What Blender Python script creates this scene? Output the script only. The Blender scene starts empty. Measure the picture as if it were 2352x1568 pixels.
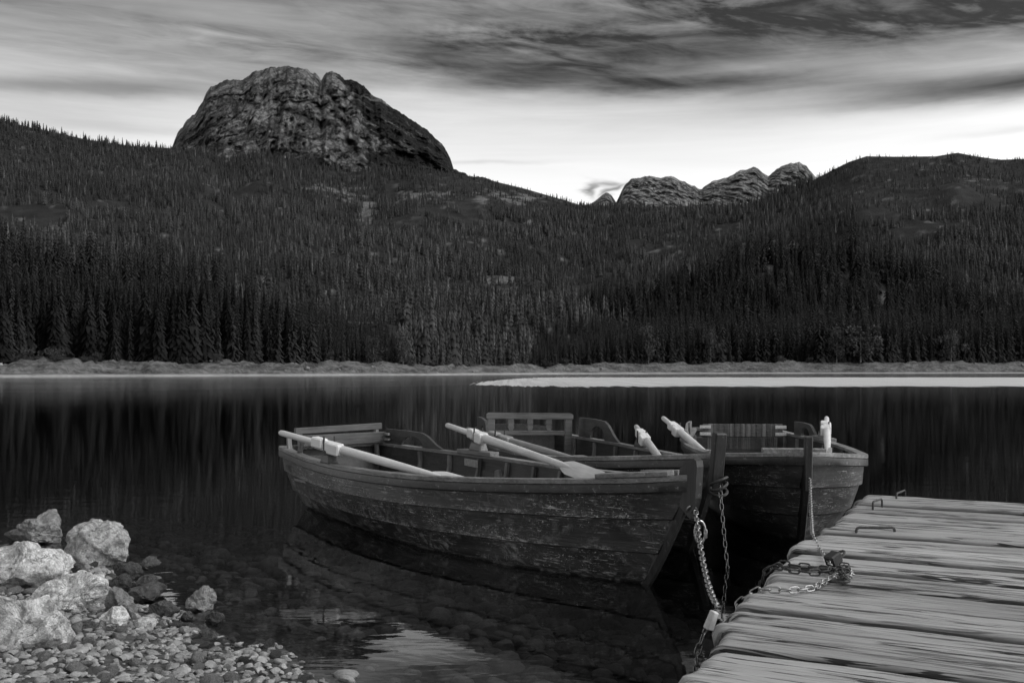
import bpy, bmesh, math, random
import numpy as np
from mathutils import Vector, Matrix
random.seed(7)
RNG = np.random.default_rng(7)
scn = bpy.context.scene
COL = scn.collection
R = math.radians

# ------------------------------------------------------------------ camera
CAM_H = 1.5
cam_d = bpy.data.cameras.new("camera")
cam = bpy.data.objects.new("camera", cam_d)
COL.objects.link(cam)
cam.location = (0, 0, CAM_H)
cam.rotation_euler = (R(90), 0, 0)
cam_d.lens = 35
cam_d.sensor_width = 36
cam_d.shift_y = 66 / 2352
cam_d.clip_start = 0.05
cam_d.clip_end = 30000
cam_d.dof.use_dof = True
cam_d.dof.focus_distance = 7.6
cam_d.dof.aperture_fstop = 9.0
scn.camera = cam

# ------------------------------------------------------------------ exposure
scn.view_settings.view_transform = 'Standard'
scn.view_settings.look = 'None'
scn.view_settings.exposure = 0.0
scn.view_settings.gamma = 1.0
scn.cycles.max_bounces = 8
scn.cycles.transparent_max_bounces = 12
scn.cycles.caustics_reflective = False
scn.cycles.caustics_refractive = False
scn.cycles.sample_clamp_indirect = 4.0
scn.cycles.use_denoising = True

# ------------------------------------------------------------------ node helpers
class E:
    """a node socket with arithmetic"""
    def __init__(s, T, k): s.T = T; s.k = k
    def _m(s, op, *o, clamp=False):
        n = s.T.nodes.new('ShaderNodeMath'); n.operation = op; n.use_clamp = clamp
        for i, v in enumerate((s,) + o):
            if isinstance(v, E): s.T.links.new(v.k, n.inputs[i])
            else: n.inputs[i].default_value = v
        return E(s.T, n.outputs[0])
    def __add__(s, o): return s._m('ADD', o)
    __radd__ = __add__
    def __mul__(s, o): return s._m('MULTIPLY', o)
    __rmul__ = __mul__
    def __sub__(s, o): return s._m('SUBTRACT', o)
    def __rsub__(s, o): return s._m('MULTIPLY', -1.0)._m('ADD', o)
    def __truediv__(s, o): return s._m('DIVIDE', o)
    def pow(s, o): return s._m('POWER', o)
    def max(s, o): return s._m('MAXIMUM', o)
    def min(s, o): return s._m('MINIMUM', o)
    def exp(s): return s._m('EXPONENT')
    def abs(s): return s._m('ABSOLUTE')
    def clamp(s): return s._m('ADD', 0.0, clamp=True)
    def sm(s, a, b, lo=0.0, hi=1.0):
        n = s.T.nodes.new('ShaderNodeMapRange'); n.interpolation_type = 'SMOOTHSTEP'; n.clamp = True
        s.T.links.new(s.k, n.inputs[0])
        for i, v in enumerate((a, b, lo, hi)): n.inputs[i + 1].default_value = v
        return E(s.T, n.outputs[0])
    def lin(s, pts):
        n = s.T.nodes.new('ShaderNodeFloatCurve')
        c = n.mapping.curves[0]
        x0, x1 = pts[0][0], pts[-1][0]
        q = (s - x0) / (x1 - x0)
        while len(c.points) < len(pts): c.points.new(0.5, 0.5)
        for p, (x, y) in zip(c.points, pts): p.location = ((x - x0) / (x1 - x0), y)
        n.mapping.update()
        s.T.links.new(q.k, n.inputs[1])
        return E(s.T, n.outputs[0])

class Tree:
    def __init__(s, T): s.T = T; s.nodes = T.nodes; s.links = T.links
    def new(s, t, **kw):
        n = s.T.nodes.new(t)
        for k, v in kw.items(): setattr(n, k, v)
        return n
    def link(s, a, b): s.T.links.new(a.k if isinstance(a, E) else a, b)
    def coord(s, which='Object'): return s.new('ShaderNodeTexCoord').outputs[which]
    def pos(s): return s.new('ShaderNodeNewGeometry').outputs['Position']
    def sep(s, v):
        n = s.new('ShaderNodeSeparateXYZ'); s.link(v, n.inputs[0]); return [E(s.T, o) for o in n.outputs]
    def comb(s, x, y, z):
        n = s.new('ShaderNodeCombineXYZ')
        for i, v in enumerate((x, y, z)):
            if isinstance(v, E): s.link(v, n.inputs[i])
            else: n.inputs[i].default_value = v
        return n.outputs[0]
    def scale(s, v, sc, loc=(0, 0, 0)):
        n = s.new('ShaderNodeMapping'); s.link(v, n.inputs[0])
        n.inputs['Scale'].default_value = sc; n.inputs['Location'].default_value = loc
        return n.outputs[0]
    def noise(s, v, scale=1.0, detail=4, rough=0.55, dist=0.0, typ='FBM'):
        n = s.new('ShaderNodeTexNoise'); n.noise_type = typ
        s.link(v, n.inputs['Vector'])
        n.inputs['Scale'].default_value = scale; n.inputs['Detail'].default_value = detail
        n.inputs['Roughness'].default_value = rough; n.inputs['Distortion'].default_value = dist
        return E(s.T, n.outputs['Fac'])
    def voro(s, v, scale=1.0, feat='F1', out='Distance'):
        n = s.new('ShaderNodeTexVoronoi', feature=feat); s.link(v, n.inputs['Vector'])
        n.inputs['Scale'].default_value = scale
        return E(s.T, n.outputs[out])
    def attr(s, name):
        n = s.new('ShaderNodeAttribute', attribute_name=name); return E(s.T, n.outputs['Fac'])
    def rand(s):
        return E(s.T, s.new('ShaderNodeObjectInfo').outputs['Random'])
    def bump(s, h, dist=1.0, strength=1.0):
        n = s.new('ShaderNodeBump'); s.link(h, n.inputs['Height'])
        n.inputs['Distance'].default_value = dist; n.inputs['Strength'].default_value = strength
        return n.outputs[0]
    def bsdf(s, col, rough=0.6, metal=0.0, normal=None, spec=0.5):
        b = s.new('ShaderNodeBsdfPrincipled')
        for v, k in ((col, 'Base Color'), (rough, 'Roughness'), (metal, 'Metallic'), (spec, 'Specular IOR Level')):
            if isinstance(v, E): s.link(v, b.inputs[k])
            elif k == 'Base Color': b.inputs[k].default_value = (v, v, v, 1)
            else: b.inputs[k].default_value = v
        if normal is not None: s.link(normal, b.inputs['Normal'])
        return b.outputs[0]
    def out(s, sh):
        o = s.new('ShaderNodeOutputMaterial'); s.link(sh, o.inputs[0])

def material(name):
    m = bpy.data.materials.new(name); m.use_nodes = True
    m.node_tree.nodes.clear()
    return m, Tree(m.node_tree)

# ------------------------------------------------------------------ light
SUN_EL, SUN_AZ = 44, 104          # degrees; azimuth clockwise from straight ahead
sd = bpy.data.lights.new("sun", 'SUN'); sd.energy = 0.95; sd.angle = R(22); sd.color = (1, 1, 1)
sun = bpy.data.objects.new("sun", sd); COL.objects.link(sun)
sdir = Vector((math.sin(R(SUN_AZ)) * math.cos(R(SUN_EL)), math.cos(R(SUN_AZ)) * math.cos(R(SUN_EL)), math.sin(R(SUN_EL))))
sun.rotation_euler = sdir.to_track_quat('Z', 'Y').to_euler()
sun.location = (0, 0, 50)

world = bpy.data.worlds.new("World"); scn.world = world; world.use_nodes = True
W = Tree(world.node_tree); W.nodes.clear()
sky = W.new('ShaderNodeTexSky', sky_type='NISHITA'); sky.sun_disc = False
sky.sun_elevation = R(SUN_EL); sky.sun_rotation = R(SUN_AZ); sky.dust_density = 2.0
bw = W.new('ShaderNodeRGBToBW'); W.link(sky.outputs[0], bw.inputs[0])
lum = E(W.T, bw.outputs[0])
gv = W.coord('Generated')
x_, y_, z_ = W.sep(gv)
az = x_._m('ARCTAN2', y_)
el = z_._m('ARCSINE')
vv = W.comb(az, el, 0.0)
warp = (W.noise(W.scale(vv, (5, 22, 1)), 1.0, 5, 0.6) - 0.5)
warp2 = (W.noise(W.scale(vv, (9, 30, 1), (3, 1, 0)), 1.0, 4, 0.6) - 0.5)
azw = az + warp2 * 0.10
elw = el + warp * 0.022
def d2a(x, y):
    a = math.atan((x - 1176) / 2287)
    return a, math.atan((850 - y) / 2287 * math.cos(a))
base = elw.max(0.0).min(1.6).lin([(0, .92), (.12, .94), (.165, .92), (.235, .80), (.262, .66), (.285, .44), (.31, .38), (.36, .31), (.45, .36), (.8, .48), (1.6, .52)])
def blob(x, y, hw, hh, amp, slope=0.0):
    a, e = d2a(x, y)
    da = (azw - a) / (hw / 2287); de = (elw - e + (azw - a) * slope) / (hh / 2287)
    return (((da * da + de * de) * -1.0).exp()) * amp
S = base
for b in ((2250, -10, 640, 90, -.42), (2380, 186, 430, 30, -.62, 0.0), (1640, 197, 400, 22, -.36, .05), (1240, 140, 420, 62, -.28),
          (1000, 95, 300, 22, -.06), (200, 110, 460, 60, .02), (200, 200, 360, 24, -.38, -.08), (640, 50, 320, 40, .12), (2180, 125, 330, 22, .02, -.02),
          (60, 265, 300, 45, -.22), (420, 310, 220, 10, -.10), (1700, 165, 250, 10, .08), (1130, 372, 120, 6, -.16), (2300, 300, 110, 9, -.14), (1850, 255, 500, 20, -.06), (930, 180, 170, 50, .08)):
    S = S + blob(*b)
# thin wind-drawn wisps, laid on a flat cloud deck
zc = z_.max(0.03)
px, py = x_ / zc, y_ / zc
th = R(24)
qx = px * math.cos(th) + py * math.sin(th); qy = py * math.cos(th) - px * math.sin(th)
w1 = W.noise(W.comb(qx * 2.4, qy * 4.4, 0.0), 1.0, 8, 0.62, 0.6)
w2 = W.noise(W.comb(qx * 0.35, qy * 0.9, 4.0), 1.0, 4, 0.55, 0.4)
mask_up = el.sm(.245, .33)
S = S + (w1 - 0.5) * w2.sm(.30, .60) * mask_up * 1.15 * (elw * 0.0 + 1.0 - blob(150, 100, 700, 120, .75))
st = W.noise(W.comb(az * 3.0, el * 46.0, 1.0), 1.0, 6, 0.6, 0.5)
S = S + (st - 0.5) * el.sm(.17, .26) * 0.30 + (st - 0.5) * 0.10
w4 = W.noise(W.comb(qx * 4.2, qy * 9.0, 7.0), 1.0, 5, 0.6, 0.8)
S = S + (w4 - 0.5) * w2.sm(.34, .56) * mask_up * .7
sc_ = W.noise(W.comb(az * 70.0, el * 150.0, 2.0), 1.0, 3, 0.6)
S = S + (sc_ - 0.5) * blob(1180, 75, 260, 22, .4)
# the small dark scrap of cloud sitting in the saddle
for b in ((1350, 440, 15, 15, -.62, .6), (1374, 425, 26, 7, -.5, .1), (1400, 440, 17, 12, -.6, -.6)):
    S = S + blob(*b)
S = (S * S + .0036).pow(.5) * .5 + S.max(0.05) * .5
SKY_K = 3.5
val = lum * S * SKY_K
bg = W.new('ShaderNodeBackground'); bg.inputs[1].default_value = 0.10
W.link(val, bg.inputs[0])
wo = W.new('ShaderNodeOutputWorld'); W.link(bg.outputs[0], wo.inputs[0])

# ------------------------------------------------------------------ geometry helpers
F = 2287.0
def at(px, py, Y):
    return Vector(((px - 1176) / F * Y, Y, CAM_H - (py - 850) / F * Y))
def on_level(px, py, z):
    return at(px, py, (CAM_H - z) * F / (py - 850))

def _h(i, j, k, seed):
    n = (i.astype(np.int64) * 374761393 + j.astype(np.int64) * 668265263 + k.astype(np.int64) * 1274126177 + seed * 974711) & 0xffffffff
    n = ((n ^ (n >> 13)) * 1103515245) & 0xffffffff
    n = ((n ^ (n >> 15)) * 2246822519) & 0xffffffff
    return ((n ^ (n >> 16)) & 0xffffff) / float(0xffffff)
def vnoise(P, seed=0):
    P = np.asarray(P, float); I = np.floor(P).astype(np.int64); f = P - I; f = f * f * f * (f * (f * 6 - 15) + 10)
    o = 0
    for dx in (0, 1):
        wx = f[..., 0] if dx else 1 - f[..., 0]
        for dy in (0, 1):
            wy = f[..., 1] if dy else 1 - f[..., 1]
            for dz in (0, 1):
                wz = f[..., 2] if dz else 1 - f[..., 2]
                o = o + wx * wy * wz * _h(I[..., 0] + dx, I[..., 1] + dy, I[..., 2] + dz, seed)
    return o * 2 - 1
def fbm(P, oct=4, seed=0, gain=.5, ridged=False):
    a = 1.0; s = 0; P = np.array(P, float)
    for o in range(oct):
        n = vnoise(P, seed + o * 17)
        if ridged: n = 1 - 2 * np.abs(n)
        s = s + a * n; a *= gain; P = P * 2.03 + 11.7
    return s
def n2(x, y, oct=4, seed=0, **k):
    return fbm(np.stack([x, y, np.zeros_like(x)], -1), oct, seed, **k)

def link(o, parent=None):
    COL.objects.link(o)
    if parent: o.parent = parent
    return o
def tag(o, label=None, cat=None, group=None, kind=None):
    if label: o['label'] = label
    if cat: o['category'] = cat
    if group: o['group'] = group
    if kind: o['kind'] = kind
    return o
def empty(name, loc=(0, 0, 0), rotz=0.0):
    o = bpy.data.objects.new(name, None); o.location = loc; o.rotation_euler = (0, 0, rotz)
    o.empty_display_size = .1
    return link(o)
def mesh_np(name, V, Fq, mat, parent=None, smooth=False, attrs=None):
    me = bpy.data.meshes.new(name)
    V = np.ascontiguousarray(V, dtype=np.float32).reshape(-1, 3)
    Fq = np.asarray(Fq, dtype=np.int32)
    me.vertices.add(len(V)); me.vertices.foreach_set('co', V.ravel())
    n, k = Fq.shape
    me.loops.add(n * k); me.loops.foreach_set('vertex_index', Fq.ravel())
    me.polygons.add(n); me.polygons.foreach_set('loop_start', np.arange(0, n * k, k, dtype=np.int32))
    me.polygons.foreach_set('loop_total', np.full(n, k, dtype=np.int32))
    if smooth: me.polygons.foreach_set('use_smooth', np.ones(n, dtype=bool))
    me.materials.append(mat)
    if attrs:
        for kk, v in attrs.items():
            a = me.attributes.new(kk, 'FLOAT', 'POINT'); a.data.foreach_set('value', np.asarray(v, dtype=np.float32).ravel())
    me.update(calc_edges=True)
    return link(bpy.data.objects.new(name, me), parent)
def grid_faces(nu, nv, off=0, flip=False):
    i = np.arange((nu - 1))[:, None] * nv + np.arange(nv - 1)[None, :] + off
    f = np.stack([i, i + nv, i + nv + 1, i + 1], -1).reshape(-1, 4)
    return f[:, ::-1] if flip else f

class MB:
    def __init__(s): s.v = []; s.f = []; s.w = []
    def add(s, V, Fs, w=None):
        o = len(s.v); s.v += [tuple(p) for p in V]; s.f += [tuple(int(i) + o for i in f) for f in Fs]
        s.w += list(w) if w is not None else [0.0] * len(V)
    def box(s, c, size, M=None, taper=1.0):
        """a box with softened edges; taper scales its top"""
        bm = bmesh.new(); bmesh.ops.create_cube(bm, size=1.0)
        for v in bm.verts:
            k = taper if v.co.z > 0 else 1.0
            v.co = Vector((v.co.x * size[0] * k, v.co.y * size[1] * k, v.co.z * size[2]))
        bv = min(size) * .12
        bmesh.ops.bevel(bm, geom=bm.edges[:], offset=bv, segments=1, affect='EDGES', profile=.6)
        T = Matrix.Translation(c) @ (M.to_4x4() if M is not None else Matrix())
        bm.verts.index_update()
        s.add([T @ v.co for v in bm.verts], [[v.index for v in f.verts] for f in bm.faces]); bm.free()
    def beam(s, a, b, w, h, up=(0, 0, 1), taper=None):
        a, b = Vector(a), Vector(b); d = (b - a); L = d.length; d.normalize()
        sd_ = d.cross(Vector(up)).normalized(); u = sd_.cross(d).normalized()
        M = Matrix((d, sd_, u)).transposed()
        s.box((a + b) / 2, (L, w, h), M)
    def tube(s, path, r, n=8, cap=True, sq=None):
        P = [Vector(p) for p in path]; m = len(P)
        rr = r if isinstance(r, (list, tuple)) else [r] * m
        V = []; nrm = None
        for i in range(m):
            t = (P[min(i + 1, m - 1)] - P[max(i - 1, 0)]).normalized()
            if nrm is None:
                nrm = t.cross(Vector((0, 0, 1)))
                if nrm.length < .05: nrm = t.cross(Vector((1, 0, 0)))
                nrm.normalize()
            nrm = (nrm - t * nrm.dot(t)).normalized(); bn = t.cross(nrm)
            for k in range(n):
                a = 2 * math.pi * (k + .5) / n
                V.append(P[i] + (nrm * math.cos(a) + bn * math.sin(a)) * rr[i])
        Fs = [(i * n + k, i * n + (k + 1) % n, (i + 1) * n + (k + 1) % n, (i + 1) * n + k) for i in range(m - 1) for k in range(n)]
        if cap: Fs += [tuple(range(n - 1, -1, -1)), tuple(range((m - 1) * n, m * n))]
        s.add(V, Fs)
    def prism(s, poly, thick, M, holes=None):
        """poly: 2-D outline (x,z); extruded +-thick/2 along y of M; an arch hole may be cut as a strip pair"""
        bm = bmesh.new()
        vs = [bm.verts.new((p[0], -thick / 2, p[1])) for p in poly]
        f = bm.faces.new(vs)
        r = bmesh.ops.extrude_face_region(bm, geom=[f])
        for e in r['geom']:
            if isinstance(e, bmesh.types.BMVert): e.co.y += thick
        bmesh.ops.recalc_face_normals(bm, faces=bm.faces[:])
        bmesh.ops.triangulate(bm, faces=[f for f in bm.faces if len(f.verts) > 4])
        bm.verts.index_update()
        s.add([M @ v.co for v in bm.verts], [[v.index for v in f.verts] for f in bm.faces]); bm.free()
    def build(s, name, mat, parent=None, smooth=False, sharp=40):
        me = bpy.data.meshes.new(name); me.from_pydata([tuple(p) for p in s.v], [], s.f)
        me.materials.append(mat); me.update()
        if any(s.w):
            a = me.attributes.new('wear', 'FLOAT', 'POINT'); a.data.foreach_set('value', s.w)
        if smooth:
            me.polygons.foreach_set('use_smooth', [True] * len(me.polygons))
            me.set_sharp_from_angle(angle=R(sharp))
        return link(bpy.data.objects.new(name, me), parent)

# ------------------------------------------------------------------ materials
def mat_hull(name="weathered_hull_paint", base=0.0):
    m, t = material(name)
    c0 = t.coord(); x, y, z = t.sep(c0); bd = t.attr('band')
    c = t.comb(x + bd * 3.71, y + bd * 1.3, z + bd * 2.37)
    wear = t.attr('wear')
    big = t.noise(t.scale(c, (1.2, 1.2, 2.2)), 1.6, 4, .6)
    chips = t.noise(t.scale(c, (26, 26, 60)), 1.0, 6, .78)
    dens = t.noise(t.scale(c, (1.6, 1.6, 3.4), (5, 2, 1)), 1.0, 4, .65)
    pick = t.noise(t.scale(c, (14, 14, 22), (2, 8, 6)), 1.0, 3, .7)
    scr = t.noise(t.scale(c, (7, 7, 130), (1, 7, 3)), 1.0, 4, .65, .4)
    scv = t.noise(t.scale(c, (70, 70, 9), (6, 1, 3)), 1.0, 4, .65, 1.2)
    low = z.sm(.40, .08)
    smear = t.noise(t.scale(c, (5, 5, 7), (9, 1, 2)), 1.0, 6, .72, 1.6)
    smear2 = t.noise(t.scale(c, (2.2, 2.2, 4), (4, 4, 2)), 1.0, 5, .65, .8)
    grain = t.noise(t.scale(c, (3, 3, 60), (2, 2, 2)), 1.0, 5, .65)
    flk = t.noise(t.scale(c, (42, 42, 70), (3, 1, 9)), 1.0, 6, .8)
    col = big.sm(.3, .75) * (.014 + base) + .0045 + base * .5 + grain.sm(.45, .7) * .014
    col = col + (low * .75 + .25) * smear.sm(.48, .60) * smear2.sm(.42, .58) * .17 + t.noise(t.scale(c, (.7, .7, .9), (8, 8, 8)), 1.0, 2, .5).sm(.4, .65) * .012
    col = col + flk.sm(.575, .65) * dens.sm(.42, .56) * pick.sm(.38, .54) * .80
    col = col + chips.sm(.58, .70) * dens.sm(.40, .56) * .18 + scr.sm(.60, .67) * dens.sm(.36, .54) * .46 + scv.sm(.62, .70) * smear2.sm(.4, .6) * .16
    col = col + wear * chips.sm(.48, .62) * smear2.sm(.36, .56) * .34
    h = chips * .0015 + grain * .003 + smear * .002
    t.out(t.bsdf(col, (big.sm(.3, .7) * .25 + .30), 0, t.bump(h, 1.0, .8), .5)); return m
def mat_wood(name, lo, hi, axis=0, rough=.6, gs=1.0, worn=0.0, bump=.002, spec=.4):
    m, t = material(name)
    c = t.coord()
    sc = [34 * gs, 34 * gs, 34 * gs]; sc[axis] = 2.2 * gs
    g = t.noise(t.scale(c, sc), 1.0, 5, .6, .5)
    sc2 = [140 * gs] * 3; sc2[axis] = 5 * gs
    g2 = t.noise(t.scale(c, sc2, (2, 3, 5)), 1.0, 3, .6)
    big = t.noise(c, 2.4, 3, .55)
    col = (g * .6 + g2 * .4).sm(.3, .7) * (hi - lo) * .75 + lo + big.sm(.35, .7) * (hi - lo) * .35
    if worn: col = col + t.noise(t.scale(c, (22, 22, 22), (4, 4, 4)), 1.0, 5, .7).sm(.58, .74) * worn
    t.out(t.bsdf(col, rough, 0, t.bump(g * bump + g2 * bump * .6, 1.0, .9), spec)); return m
M_HULL = mat_hull()
M_HULL_GREY = mat_hull("greyed_hull_paint", .034)
M_GUN = mat_wood("worn_gunwale_wood", .06, .30, 0, .5, 1.0, .22)
M_RUB = mat_wood("dark_rubbing_wood", .010, .05, 0, .42, 1.0, .2)
M_IN = mat_wood("dark_interior_wood", .014, .060, 0, .42, .8, .03)
M_RIB = mat_wood("worn_rib_wood", .05, .24, 2, .55, 1.0, .05)
M_BROWN = mat_wood("stained_bench_wood", .04, .16, 1, .45, 1.0, .03)
M_BROWN_X = mat_wood("stained_side_wood", .028, .085, 0, .45, 1.0, .02)
M_PALE_BLOCK = mat_wood("worn_block_wood", .10, .30, 0, .6, 1.0, .05)
M_DARK_BLOCK = mat_wood("dark_block_wood", .03, .09, 0, .5, 1.0, .05)
M_STEM = mat_wood("dark_stem_wood", .012, .05, 2, .45, .8, .10)
M_OAR = mat_wood("new_pale_oar_wood", .50, .80, 0, .5, .7, 0, .0006, .3)
M_OAR_BLOCK = mat_wood("fresh_sawn_collar_wood", .62, .84, 0, .6, .8, 0, .0005, .3)
M_OAR_OLD = mat_wood("weathered_oar_wood", .17, .40, 0, .6, .8, 0, .001, .3)
M_OAR_GREY = mat_wood("grey_spotted_oar_wood", .34, .60, 0, .6, .8, 0, .001, .3)
def mat_simple(name, v, rough, metal=0.0, var=0.0, sc=60, bump=0.0):
    m, t = material(name); c = t.coord()
    n = t.noise(c, sc, 4, .65)
    t.out(t.bsdf(n.sm(.3, .7) * var + v, rough, metal, t.bump(n * bump, 1.0, 1.0) if bump else None)); return m
M_STEEL = mat_simple("galvanised_steel", .26, .38, .95, .26, 70, .0004)
M_STEEL_DULL = mat_simple("dull_chain_steel", .13, .45, .9, .12, 90, .0004)
M_IRON = mat_simple("dark_rusty_iron", .028, .55, .3, .05, 80, .0006)
M_HINGE = mat_simple("bright_hinge_metal", .55, .4, .8, .25, 50)
M_PLATE = mat_simple("scratched_grey_plate", .26, .5, .2, .2, 40)
M_RUBBER = mat_simple("black_lock_cover", .016, .55, 0, .015, 70, .0003)
M_WHITE = mat_simple("white_plastic", .42, .5, 0, .2, 14)
M_LABEL = mat_simple("white_strip", .6, .5, 0, .1, 30)

def mat_rock(name, lo, hi, rough=.75, sc=1.0, crack=.6, obj=True):
    m, t = material(name)
    c = t.coord('Object'); r = t.rand()
    n1 = t.noise(c, 6 * sc, 7, .7, 1.2); n2_ = t.noise(c, 26 * sc, 6, .75)
    v = t.noise(t.scale(c, (1, 1, 1.8), (3, 3, 3)), 4.5 * sc, 5, .58, .5)
    vein = (v - .5).abs().sm(.016, .0) * n1.sm(.4, .6)
    n3 = t.noise(t.scale(c, (1, 1, 2.2)), 90 * sc, 4, .7)
    pit = t.voro(c, 55 * sc).sm(.30, .12) * n2_.sm(.5, .62)
    col = n1.sm(.36, .60) * (hi - lo) * .62 + n2_.sm(.36, .66) * (hi - lo) * .5 + lo
    col = col * n3.sm(.3, .6, .66, 1.05) * (1.0 - vein * crack) * (1.0 - pit * .45)
    col = col * (r * .4 + .8)
    h = n1 * .045 + n2_ * .020 + n3 * .005 - vein * .012 - pit * .006
    t.out(t.bsdf(col, rough, 0, t.bump(h, 1.0, .9), .35)); return m
M_ROCK = mat_rock("pale_limestone", .18, .92, .8)
M_ROCK_MID = mat_rock("grey_limestone", .12, .42, .75)
M_ROCK_WET = mat_rock("wet_dark_stone", .035, .13, .28, 1.0)
def mat_gravel(name, lo, hi, rough):
    m, t = material(name)
    c = t.pos(); tone = t.attr('tone')
    n1 = t.noise(c, 30, 5, .65, .5); n2_ = t.noise(c, 110, 4, .7)
    col = (n1.sm(.3, .7) * .35 + n2_.sm(.3, .7) * .25 + tone * .7) * (hi - lo) + lo
    t.out(t.bsdf(col, rough, 0, t.bump(n1 * .006 + n2_ * .002, 1.0, .7), .35)); return m
M_GRAVEL = mat_gravel("shore_gravel", .05, .46, .7)
M_BEDSTONE = mat_gravel("lake_bed_stone", .06, .36, .8)
def mat_bed():
    m, t = material("lake_bed_and_shore"); c = t.pos(); x, y, z = t.sep(c)
    n = t.noise(c, 18, 6, .7); v = t.voro(c, 16)
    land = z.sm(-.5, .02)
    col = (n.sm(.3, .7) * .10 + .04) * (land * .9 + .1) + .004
    t.out(t.bsdf(col, .85, 0, t.bump(n * .03 + v * -.02, 1.0, .8), .2)); return m
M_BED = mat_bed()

# ------------------------------------------------------------------ water
def mat_water():
    m, t = material("lake_water"); c = t.pos(); x, y, z = t.sep(c)
    # calm ripples with long crests
    r1 = t.noise(t.scale(c, (1.6, 3.6, 1)), 1.0, 3, .5, .6)
    r2 = t.noise(t.scale(c, (5.0, 13.0, 1), (3, 3, 0)), 1.0, 2, .5, .4)
    r3 = t.noise(t.scale(c, (.25, .6, 1), (7, 1, 0)), 1.0, 2, .5)
    calm = r3.sm(.35, .65)
    h = r1 * .0019 + r2 * (calm * .00045 + .00012)
    # wind-ruffled patch far out on the right
    un = x / y.max(1.0)
    en = (t.noise(t.scale(c, (.30, .05, 1), (1, 9, 0)), 1.0, 4, .7) - .5)
    ny = un.sm(-.10, .06, 96, 87) + en * 16
    fy = un.sm(-.085, .05, 99, 225) + en * 22
    patch = (y - ny).sm(-9.0, 22.0) * (fy - y).sm(-8.0, 40.0) * (un + en * .05).sm(-.095, .01)
    gl = t.noise(t.scale(c, (1.9, .016, 1)), 1.0, 4, .75)
    gb = t.noise(t.scale(c, (.25, .012, 1), (3, 0, 0)), 1.0, 3, .6)
    gl2 = t.noise(t.scale(c, (1.5, .014, 1), (9, 4, 0)), 1.0, 3, .8)
    band = patch
    patch = ((gl - .5) * 2.6 + (gb - .5) * .6 + band * 1.9 - .85).sm(-.10, .12)
    sp = gl2.sm(.40, .56)
    tilt = patch * sp * .05
    cat = t.noise(t.scale(c, (.02, .12, 1)), 1.0, 3, .6)
    rough = patch * (sp * .36 + .34) + .010 + y.sm(9, 60) * .06 + (y.sm(30, 160) * cat.sm(.45, .7)) * .06
    nb0 = t.bump(h, 1.0, 1.0)
    va_ = t.new('ShaderNodeVectorMath', operation='ADD'); t.link(nb0, va_.inputs[0]); t.link(t.comb(0.0, tilt * -1.0, 0.0), va_.inputs[1])
    vn_ = t.new('ShaderNodeVectorMath', operation='NORMALIZE'); t.link(va_.outputs[0], vn_.inputs[0]); nb = vn_.outputs[0]
    gl_ = t.new('ShaderNodeBsdfGlossy'); t.link(rough, gl_.inputs['Roughness']); t.link(nb, gl_.inputs['Normal'])
    gl_.inputs['Color'].default_value = (.95, .95, .95, 1)
    tr = t.new('ShaderNodeBsdfTransparent'); tr.inputs[0].default_value = (.85, .85, .85, 1)
    fr = t.new('ShaderNodeFresnel'); fr.inputs['IOR'].default_value = 1.5; t.link(nb, fr.inputs['Normal'])
    mx = t.new('ShaderNodeMixShader'); t.link(fr.outputs[0], mx.inputs[0]); t.link(tr.outputs[0], mx.inputs[1]); t.link(gl_.outputs[0], mx.inputs[2])
    t.out(mx.outputs[0])
    va = t.new('ShaderNodeVolumeAbsorption'); va.inputs['Color'].default_value = (.0, .0, .0, 1); va.inputs['Density'].default_value = 2.4
    t.link(va.outputs[0], [n for n in t.nodes if n.type == 'OUTPUT_MATERIAL'][0].inputs['Volume']); return m
M_WATER = mat_water()
xs = np.concatenate([[-900, -300, -100], np.linspace(-30, 30, 13), [100, 300, 900]])
ys = np.concatenate([[-30, -10], np.linspace(0, 60, 13), [120, 240, 400, 700]])
gx, gy = np.meshgrid(xs, ys, indexing='ij')
nx_, ny_ = len(xs), len(ys); top = np.stack([gx, gy, gx * 0], -1).reshape(-1, 3); bot = top + np.array((0, 0, -9.0))
fb = grid_faces(nx_, ny_); N_ = nx_ * ny_
rim = [i * ny_ for i in range(nx_)] + [(nx_ - 1) * ny_ + j for j in range(1, ny_)] + [i * ny_ + ny_ - 1 for i in range(nx_ - 2, -1, -1)] + [j for j in range(ny_ - 2, 0, -1)]
side = [(rim[(k + 1) % len(rim)], rim[k], rim[k] + N_, rim[(k + 1) % len(rim)] + N_) for k in range(len(rim))]
tag(mesh_np("lake_water", np.concatenate([top, bot]), np.concatenate([fb, fb[:, ::-1] + N_, np.array(side)[:, ::-1]]), M_WATER), kind='structure')

# ------------------------------------------------------------------ near shore and lake bed
SHORE = np.array([(-30, 16.5), (-9, 11.2), (-4.6, 8.5), (-3.05, 7.3), (-2.45, 6.4), (-2.0, 5.85), (-1.66, 5.5), (-1.33, 5.2), (-1.15, 4.9), (-1.02, 4.62), (-.6, 3.9), (.2, 2.4), (1.4, 1.0), (6, -6), (20, -28)], float)
def shore_dist(x, y):
    """signed distance to the water's edge, + on land"""
    d = np.full(np.shape(x), 1e9); sg = np.ones(np.shape(x))
    for (ax, ay), (bx, by) in zip(SHORE[:-1], SHORE[1:]):
        ex, ey = bx - ax, by - ay; L2 = ex * ex + ey * ey
        tt = np.clip(((x - ax) * ex + (y - ay) * ey) / L2, 0, 1)
        dx, dy = x - ax - tt * ex, y - ay - tt * ey
        dd = np.hypot(dx, dy); s = np.where(ex * dy - ey * dx > 0, -1.0, 1.0)
        u = dd < d - 1e-9; d = np.where(u, dd, d); sg = np.where(u, s, sg)
    return d * sg
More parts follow.
